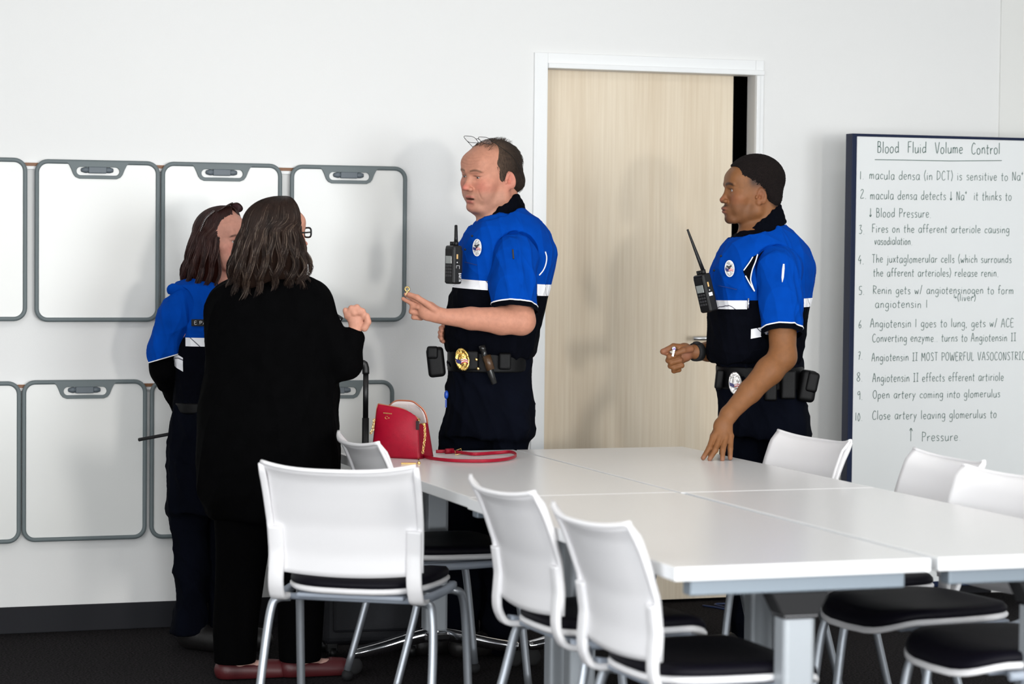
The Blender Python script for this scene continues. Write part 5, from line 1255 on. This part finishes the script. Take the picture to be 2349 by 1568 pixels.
# ================================================================ the woman in the long black coat
M_hairw = mat('hair_dark_brown', (.020, .011, .008), .5, noise=.5, nscale=40, spec=.2, stretch=(1, 1, .2))
M_hairtip = mat('hair_light_brown', (.075, .048, .032), .4, noise=.4, nscale=40, spec=.5, stretch=(1, 1, .2))
M_hairr = mat('hair_auburn', (.026, .007, .005), .5, noise=.5, nscale=40, spec=.3, stretch=(1, 1, .2))
def long_hair(root, H, env, m, m2, n, seed, curl=.010, part=.0, tipf=.25):
    """env(phi, t) -> head-space point on the hair's outer surface, phi 0 = straight back, t 0 crown .. 1 ends"""
    NU, NV = 56, 30
    mb = MB(); rows = []
    rng = random.Random(seed)
    P_ = [[np.array(env((i/NU-.5)*2, j/NV)) for j in range(NV+1)] for i in range(NU+1)]
    c0 = np.array((0, -.012, .03))
    g = [[mb.bm.verts.new(H.p(c0+(p-c0)*np.array((.95, .95, .97)))) for p in r] for r in P_]
    for i in range(NU):
        for j in range(NV):
            f = mb.bm.faces.new((g[i][j], g[i+1][j], g[i+1][j+1], g[i][j+1])); f.smooth = True
    # inner layer so the mass is not paper thin
    g2 = [[mb.bm.verts.new(H.p(c0+(p-c0)*np.array((.78, .78, .94)))) for p in r] for r in P_]
    for i in range(NU):
        for j in range(NV):
            f = mb.bm.faces.new((g2[i][j+1], g2[i+1][j+1], g2[i+1][j], g2[i][j])); f.smooth = True
        mb.bm.faces.new((g[i][NV], g[i+1][NV], g2[i+1][NV], g2[i][NV]))
    for j in range(NV):
        mb.bm.faces.new((g[0][j+1], g[0][j], g2[0][j], g2[0][j+1])); mb.bm.faces.new((g[NU][j], g[NU][j+1], g2[NU][j+1], g2[NU][j]))
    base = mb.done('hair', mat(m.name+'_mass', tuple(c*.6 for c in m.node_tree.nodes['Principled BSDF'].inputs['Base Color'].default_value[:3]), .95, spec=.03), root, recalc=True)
    for name, mm, cnt, sd in (('hair_locks', m, n, seed), ('hair_highlights', m2, int(n*tipf), seed+9)):
        rng = random.Random(sd); q = MB()
        for _ in range(cnt):
            u = rng.uniform(-1, 1); t0 = rng.uniform(0, .25) if name == 'hair_locks' else rng.uniform(.2, .6); t1 = rng.uniform(.86, 1.08) if rng.random() < .85 else rng.uniform(.5, .9)
            cl = round(u*13)/13; ph = cl*40; pts = []; lay = rng.uniform(.94, 1.015); steps = 18; ph2 = rng.uniform(0, 6)
            for s_ in range(steps+1):
                t = t0+(t1-t0)*s_/steps; a = curl*max(0, (t-.35)/.65)**1.3
                uu = u+(cl-u)*.30*max(0, t-.5)
                p = np.array(env(max(-1, min(1, uu)), min(t, 1.08))); d = p-c0; d[2] = 0; L_ = np.linalg.norm(d)+1e-6; d /= L_; sd_ = np.array((-d[1], d[0], 0))
                w_ = math.sin(t*13+ph+ph2*.12)+.4*math.sin(t*27+ph2)
                p = c0+(p-c0)*np.array((lay, lay, 1))+d*a*w_+sd_*a*1.1*math.cos(t*13+ph)+sd_*.002*math.sin(ph2+t*9)
                pts.append(H.p(p))
            r = rng.uniform(.0007, .0016); q.tube(pts, [r*(1-.75*(i/steps)**3) for i in range(steps+1)], 4, cap=False)
        q.done(name, mm, base, recalc=False)
    return base
def hair_env(rx, rback, rfront, ztop, zend, flare, front, top, crownpt=(0, -.01)):
    """shape of a shoulder-length cut: u in -1..1 goes round the head from one temple over the back to the other"""
    def env(u, t):
        q = min(1, max(0, (t-.37)/.13)); phi = u*(top+(front-top)*q*q*(3-2*q))   # 0 back, +-front beside the face
        s, c = math.sin(phi), -math.cos(phi)
        ry = rback if c < 0 else rfront
        if t < .45:
            a = t/.45*math.pi/2; k = math.sin(a)**.85; z = .035+(ztop-.035)*math.cos(a)
            x = crownpt[0]+(s*rx-crownpt[0])*k; y = crownpt[1]+(c*ry-.012-crownpt[1])*k
        else:
            q = (t-.45)/.55; z = .035+(zend(u)-.035)*q; f = 1+flare(u)*math.sin(min(1, q)*1.9)
            x = s*rx*f; y = c*ry*f-.012
        return (x, y, z)
    return env
def build_woman():
    m = Person('woman in a long black coat seen from behind, raising one hand', 615, 7.98, None)
    P = m.P; root = m.root
    H = Head(P(637, 543, 0), math.radians(38), 0, 0, .96)
    v = Vol([P(440, 800, 0)[0]-.05, -.28, P(600, 1250, 0)[2]], [P(850, 800, 0)[0]+.06, .42, P(640, 440, 0)[2]], .0035)
    v.add(loft(m.keys([(1180, 505, 745, .11), (1000, 492, 745, .12), (850, 500, 730, .115), (740, 500, 735, .11), (680, 512, 735, .09), (655, 560, 700, .06)]), 2.2), .01)
    v.add(rc(H.p((0, -.035, -.03)), P(628, 665, 0), .050, .055), .03)
    sculpt_head(v, H, jaw=.92, nose=.9, lips=1, brow=.7, cheeks=1.05)
    v.add(rc(P(720, 690, 0), P(792, 842, -.02), .045, .038), .03); v.add(rc(P(792, 842, -.02), P(812, 765, -.03), .034, .024), .01)
    # right hand, half closed, fingers curling forward over a small thing
    v.add(ell(P(817, 738, -.03), (.026, .022, .034)), .012); v.add(ell(P(808, 722, -.03), (.025, .021, .024)), .010)
    for a, b_, c, d in (((800, 722, -.045), (793, 712, -.045), (795, 726, -.04), .0105), ((812, 718, -.05), (806, 706, -.052), (800, 716, -.05), .0105), ((824, 716, -.048), (819, 704, -.05), (812, 708, -.052), .0105), ((834, 726, -.04), (832, 713, -.045), (826, 710, -.05), .0100)):
        finger(v, [P(*a), P(*b_), P(*c)], d, .0085)
    finger(v, [P(836, 752, -.04), P(844, 738, -.045), P(842, 724, -.045)], .0125, .0095)
    v.add(rc(P(520, 690, .02), P(512, 850, .08), .040, .034), .03); v.add(rc(P(512, 850, .08), P(560, 800, .25), .034, .024), .02); v.add(ell(P(575, 792, .28), (.03, .03, .02)), .01)
    vmesh('body', v, M_skin1, root, smooth=1, colors=lambda V: skin_colors(V, H, (.54, .26, .18), (.60, .20, .15), (.4, .1, .09), (.03, .018, .012)))
    eyes(root, H, (.04, .025, .015))
    env = hair_env(.094, .118, .088, .140, lambda u: -.150-.026*math.cos(u*2.2)-.010*math.sin(u*9), lambda u: .36, 2.22, 2.95, (.0, .03))
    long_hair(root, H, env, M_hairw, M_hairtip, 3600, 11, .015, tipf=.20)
    # bobbed glasses: thick black rims
    g = MB()
    for s in (-1, 1):
        pts = [tuple(H.p((s*.033+.0235*a, .102-.10*abs(s*.033+.0235*a)**1.3, .016+.0165*b_))) for a, b_ in [(math.copysign(abs(math.cos(t))**.6, math.cos(t)), math.copysign(abs(math.sin(t))**.6, math.sin(t))) for t in np.linspace(0, 2*math.pi, 25)[:-1]]]
        g.tube(pts, .0030, 8, closed=True)
    g.tube([tuple(H.p((-.009, .101, .014))), tuple(H.p((.009, .101, .014)))], .0022, 6)
    gl = g.done('eyeglasses', M_black); tag(gl, 'thick black-rimmed eyeglasses worn by the woman in the black coat', 'glasses'); gl.matrix_world = Matrix.Translation(root.location) @ Matrix.Rotation(-YAW, 4, 'Z')
    for s in (-1, 1): t = MB(); t.tube([tuple(H.p((s*.057, .094, .017))), tuple(H.p((s*.072, .075, .016))), tuple(H.p((s*.079, .0, .012)))], .0026, 8); t.done('temple_arm', M_black, gl)
    # coat
    cv = Vol([P(430, 800, 0)[0], -.26, P(600, 1215, 0)[2]], [P(850, 800, 0)[0]+.03, .40, P(640, 610, 0)[2]], .0045)
    cv.add(loft(m.keys([(1190, 486, 770, .155), (1110, 450, 782, .165), (1040, 450, 783, .165), (985, 452, 778, .165), (937, 455, 774, .16), (890, 462, 776, .155), (842, 470, 768, .15), (784, 468, 758, .15), (730, 467, 756, .145), (700, 470, 752, .14), (675, 482, 742, .13), (655, 500, 728, .115), (640, 528, 712, .095), (628, 575, 690, .07)]), 2.3, .02), .02)
    cv.add(rc(P(716, 684, 0), P(748, 770, -.02), .066, .062), .04); cv.add(rc(P(748, 770, -.02), P(788, 832, -.03), .062, .060), .03); cv.add(rc(P(786, 830, -.03), P(808, 775, -.035), .056, .040), .015)
    cv.add(rc(P(520, 700, .02), P(510, 850, .06), .055, .048), .03); cv.add(rc(P(510, 850, .06), P(555, 805, .22), .05, .038), .02)
    w_ = P(809, 772, -.035); ax = P(812, 748, -.035)-P(800, 805, -.035); ax /= np.linalg.norm(ax)
    co = vmesh('coat', cv, M_coat, root)
    # trousers and shoes
    pv = Vol([P(480, 1300, 0)[0]-.03, -.16, .05], [P(760, 1300, 0)[0]+.03, .2, P(600, 1100, 0)[2]], .006)
    for x0, x1, x2, dy in ((560, 552, 541, -.02), (700, 694, 690, .03)):
        pv.add(loft(m.keys([(1120, x0-75, x0+65, .09, dy), (1230, x0-66, x0+60, .085, dy), (1330, x1-58, x1+54, .08, dy), (1450, x2-52, x2+50, .08, dy), (1536, x2-48, x2+44, .08, dy)]), 2.3, .01), .01)
    vmesh('trousers', pv, mat('trousers_black', (.0012, .0012, .0014), .95, bump=1.4, bscale=14, spec=.03), root)
    for x, dy in ((545, -.02), (690, .03)):
        c = P(x, 1545, dy); c[2] = 0; f = np.array((math.cos(.45), math.sin(.45)*.6, 0)); f /= np.linalg.norm(f)
        sv = Vol(c-[.2, .2, .02], c+[.28, .25, .16], .004); sv.add(rc(c+[0, 0, .10], c+[0, 0, .045], .036, .034), .01); sv.add(rc(c-f*.02+[0, 0, .035], c+f*.12+[0, 0, .025], .034, .028), .02)
        vmesh('foot', sv, M_skin1, root, colors=lambda V: np.tile(np.array((.5, .3, .25)), (len(V), 1)))
        s2 = Vol(c-[.22, .22, .02], c+[.3, .27, .16], .004); s2.add(rc(c-f*.035+[0, 0, .03], c+f*.135+[0, 0, .022], .043, .037), .02); s2.sub(rc(c-f*.02+[0, 0, .09], c+f*.06+[0, 0, .075], .046, .040), .006); s2.sub(bx3(c+[0, 0, -.05], (.4, .4, .052), .001), .004)
        vmesh('shoe', s2, mat('shoe_burgundy', (.07, .008, .010), .45), root)
    # dark phone in front of her
    ph = MB().box((-.030, -.005, -.055), (.030, .005, .055), .004); ph.mi = 1; ph.box((-.026, -.0058, -.048), (.026, -.0050, .048))
    c = P(752, 748, .03); o = ph.done('phone', [M_black, mat('phone_screen', (.5, .52, .55), .1)]); tag(o, 'black phone peeking out past the coat sleeve of the woman in black', 'phone')
    o.matrix_world = Matrix.Translation(root.location) @ Matrix.Rotation(-YAW, 4, 'Z') @ Matrix.Translation(c) @ Matrix.Rotation(.55, 4, 'Y') @ Matrix.Rotation(.3, 4, 'X')
    return m
WOM = build_woman()

# ================================================================ the woman in uniform behind her
def build_officer_3():
    m = Person('woman in blue vest with auburn hair, partly hidden by the woman in black', 470, 8.55, None)
    P = m.P; root = m.root
    H = Head(P(508, 556, 0), math.radians(-33), math.radians(-4), 0, .97)
    v = Vol([P(330, 800, 0)[0]-.03, -.30, P(470, 960, 0)[2]], [P(600, 800, 0)[0]+.04, .30, P(500, 466, 0)[2]], .0035)
    v.add(loft(m.keys([(950, 405, 560, .10), (830, 408, 560, .11), (740, 400, 570, .115), (680, 400, 570, .10), (655, 430, 550, .06)]), 2.2), .01)
    v.add(rc(H.p((0, -.035, -.03)), P(500, 665, 0), .050, .055), .03)
    sculpt_head(v, H, jaw=.92, nose=.9, lips=1, brow=.7, cheeks=1.05)
    v.add(rc(P(424, 710, -.03), P(374, 835, -.04), .036, .028), .03); v.add(rc(P(374, 835, -.04), P(415, 925, .10), .028, .022), .015); v.add(ell(P(425, 935, .13), (.03, .03, .03)), .01)
    v.add(rc(P(545, 690, .05), P(565, 830, .02), .045, .036), .03); v.add(rc(P(565, 830, .02), P(560, 800, -.10), .034, .024), .02); v.add(ell(P(560, 795, -.13), (.025, .03, .02)), .01)
    vmesh('body', v, M_skin1, root, smooth=1, colors=lambda V: skin_colors(V, H, (.56, .27, .20), (.62, .22, .17), (.4, .1, .09), (.05, .02, .015)))
    eyes(root, H, (.04, .025, .015))
    env = hair_env(.084, .106, .078, .135, lambda u: -.182-.012*math.cos(u*2.2)-.010*math.sin(u*8+2), lambda u: .26, 2.36, 2.90, (.0, .03))
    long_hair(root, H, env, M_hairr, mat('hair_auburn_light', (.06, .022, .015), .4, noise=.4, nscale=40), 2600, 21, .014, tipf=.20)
    # sunglasses pushed up
    g = MB()
    le = MB()
    for s in (-1, 1):
        pts = [tuple(H.p((s*.033+.029*a, .040-.25*abs(s*.033+.029*a)**1.2+.015*b_, .1435+.009*b_-1.1*abs(s*.033+.029*a)**1.35))) for a, b_ in [(math.copysign(abs(math.cos(t))**.8, math.cos(t)), math.copysign(abs(math.sin(t))**.8, math.sin(t))) for t in np.linspace(0, 2*math.pi, 25)[:-1]]]
        g.tube(pts, .0022, 8, closed=True); le.bm.faces.new([le.bm.verts.new(p) for p in pts])
    g.tube([tuple(H.p((-.008, .030, .140))), tuple(H.p((.008, .030, .140)))], .003, 6)
    go = g.done('sunglasses', mat('tortoise', (.03, .015, .012), .25)); tag(go, 'dark sunglasses with a studded arm pushed up on auburn hair', 'sunglasses'); go.matrix_world = Matrix.Translation(root.location) @ Matrix.Rotation(-YAW, 4, 'Z')
    le.done('lens', mat('lens_tinted', (.10, .05, .055), .08, spec=.8), go)
    st = MB()
    for s in (-1, 1):
        t = MB(); pp = [H.p((s*.062, .010, .114)), H.p((s*.084, -.008, .085)), H.p((s*.094, -.022, .040))]
        t.tube([tuple(p) for p in spline(pp, 6)], [.0055-.0002*i for i in range(13)], 8); t.done('temple_arm', MATS['tortoise'], go)
        for i, q in enumerate(spline(pp, 8)): st.ball(tuple(np.array(q)+np.array((0, -.005, 0))), .0016, sub=1)
    st.done('studs', M_silver, go)
    # vest
    vk = m.keys([(1000, 388, 560, .12), (935, 400, 565, .12), (918, 401, 566, .12), (850, 401, 570, .125), (823, 401, 572, .13), (780, 402, 574, .135), (730, 404, 575, .135), (690, 404, 570, .13), (670, 398, 566, .12), (655, 400, 560, .10), (645, 412, 545, .08), (636, 440, 530, .05)])
    vv = m.vol([P(390, 1010, 0)*[1, 0, 1]+[0, -.16, 0], P(590, 630, 0)*[1, 0, 1]+[0, .16, 0]], .02, .0035)
    vv.add(loft(vk, 2.4, .01), .01); vv.sub(rc(H.p((0, -.03, -.06)), P(505, 655, -.02), .058, .060), .01)
    vv.sub(rc(P(398, 700, -.10), P(385, 770, -.12), .070, .055), .006); vv.sub(rc(P(398, 700, .02), P(385, 760, .02), .050, .045), .006)
    pt = P(440, 774, -.12)
    band('vest_upper', vv, M_blue, root, 0, (pt, (0, 0, 1))); band('vest_lower', vv, M_navy, root, 0, (pt, (0, 0, -1)))
    band('reflective_strip', vv, M_refl, root, .0016, (pt, (0, 0, -1)), (P(440, 794, -.12), (0, 0, 1)), (P(425, 784, -.12), (1, 0, 0)), ((0, -.02, 0), (0, -1, 0)))
    d = np.array((.45, 0, .89)); band('reflective_strip', vv, M_refl, root, .0016, (P(410, 815, -.1), -d), (P(412, 848, -.1), d), (P(420, 830, -.1), (-1, 0, 0)), ((0, .05, 0), (0, -1, 0)))
    sh = m.vol([P(400, 930, -.1), P(575, 640, .1)], .03, .004); sh.add(loft([(a, b, c, max(.03, d-.010), max(.03, e-.012)) for a, b, c, d, e in vk[2:-1]], 2.4), .01); sh.sub(rc(H.p((0, -.03, -.06)), P(505, 655, -.02), .054, .056), .01); vmesh('shirt', sh, M_blue, root)
    # collar flap on the shoulder
    fl = m.vol([P(375, 700, 0), P(470, 620, 0)], .14, .0035); fl.add(rc(P(396, 664, -.06), P(398, 660, .03), .014, .013), .01); fl.add(rc(P(397, 662, -.06), P(455, 662, -.085), .014, .014), .03); vmesh('vest_shoulder_flap', fl, M_blue, root)
    # name tape
    c = P(470, 740, -.142); MB().box((-.047, -.0015, -.012), (.047, .0015, .012), .001, Matrix.Translation(c)).done('name_tape', M_blackmatte, root)
    q = MB(); write(q, 'E.PA', c+np.array((-.037, -.0024, -.006)), (1, 0, 0), (0, 0, 1), .0125, 0, .044, random.Random(1), jit=0, r=.0007); q.done('name_lettering', M_white, root)
    for nm, pts, rs in (('near', [P(424, 690, -.045), P(404, 730, -.06), P(376, 800, -.06), P(368, 850, -.045)], (.055, .064, .054, .047)), ('far', [P(545, 690, .05), P(565, 800, .03)], (.06, .055))):
        s2 = m.vol(pts, .1, .0035); chainp(s2, pts, rs, .03)
        if nm == 'near':
            ax = np.array((.30, 0, -1.)); ax /= np.linalg.norm(ax); h1 = P(365, 823, -.05)
            band('sleeve', s2, M_blue, root, 0, (h1, -ax)); band('sleeve_piping', s2, M_white, root, .0018, (h1, ax), (h1+ax*.0035, -ax))
            us = m.vol([P(366, 850, -.05), P(415, 925, .10)], .1, .0035); us.add(rc(P(370, 812, -.05), P(374, 850, -.04), .050, .046), .01); us.add(rc(P(372, 846, -.04), P(416, 930, .09), .044, .034), .015); vmesh('undershirt_sleeve', us, M_coat, root)
        else: vmesh('sleeve', s2, M_blue, root)
    pv = Vol([P(370, 1300, 0)[0]-.02, -.2, .03], [P(600, 1300, 0)[0], .2, P(470, 920, 0)[2]], .006)
    pv.add(loft(m.keys([(925, 402, 566, .12), (968, 389, 572, .135), (1014, 384, 575, .14), (1109, 381, 578, .14), (1174, 386, 578, .13)]), 2.4, .01), .02)
    pv.add(loft(m.keys([(1150, 384, 480, .09), (1225, 399, 482, .085), (1326, 402, 482, .08), (1377, 405, 482, .08), (1409, 398, 484, .085), (1453, 388, 486, .09)]), 2.4, .01), .02)
    pv.add(loft(m.keys([(1150, 480, 578, .09, .05), (1300, 486, 570, .085, .05), (1460, 492, 566, .085, .05)]), 2.4, .01), .02)
    vmesh('trousers', pv, M_pants, root)
    for c, dy in ((446, -.02), (528, .05)): boot(root, P(c, 1480, dy), math.radians(-35))
    bv = m.vol([P(385, 950, -.15), P(575, 920, .15)], .03, .004); bv.add(loft(m.keys([(920, 400, 566, .125), (945, 398, 568, .127)]), 2.4, .004), .004); vmesh('duty_belt', bv, M_leather, root)
    a, b_ = P(319, 1008, .10), P(405, 992, .02); o = MB().tube([tuple(a), tuple(a*.9+b_*.1), tuple(b_)], [.0065, .0060, .0060], 10).done('baton', M_blackmatte); tag(o, 'thin black baton sticking out behind the hip of the woman in blue', 'baton')
    o.matrix_world = Matrix.Translation(root.location) @ Matrix.Rotation(-YAW, 4, 'Z')
    return m
OFF3 = build_officer_3()
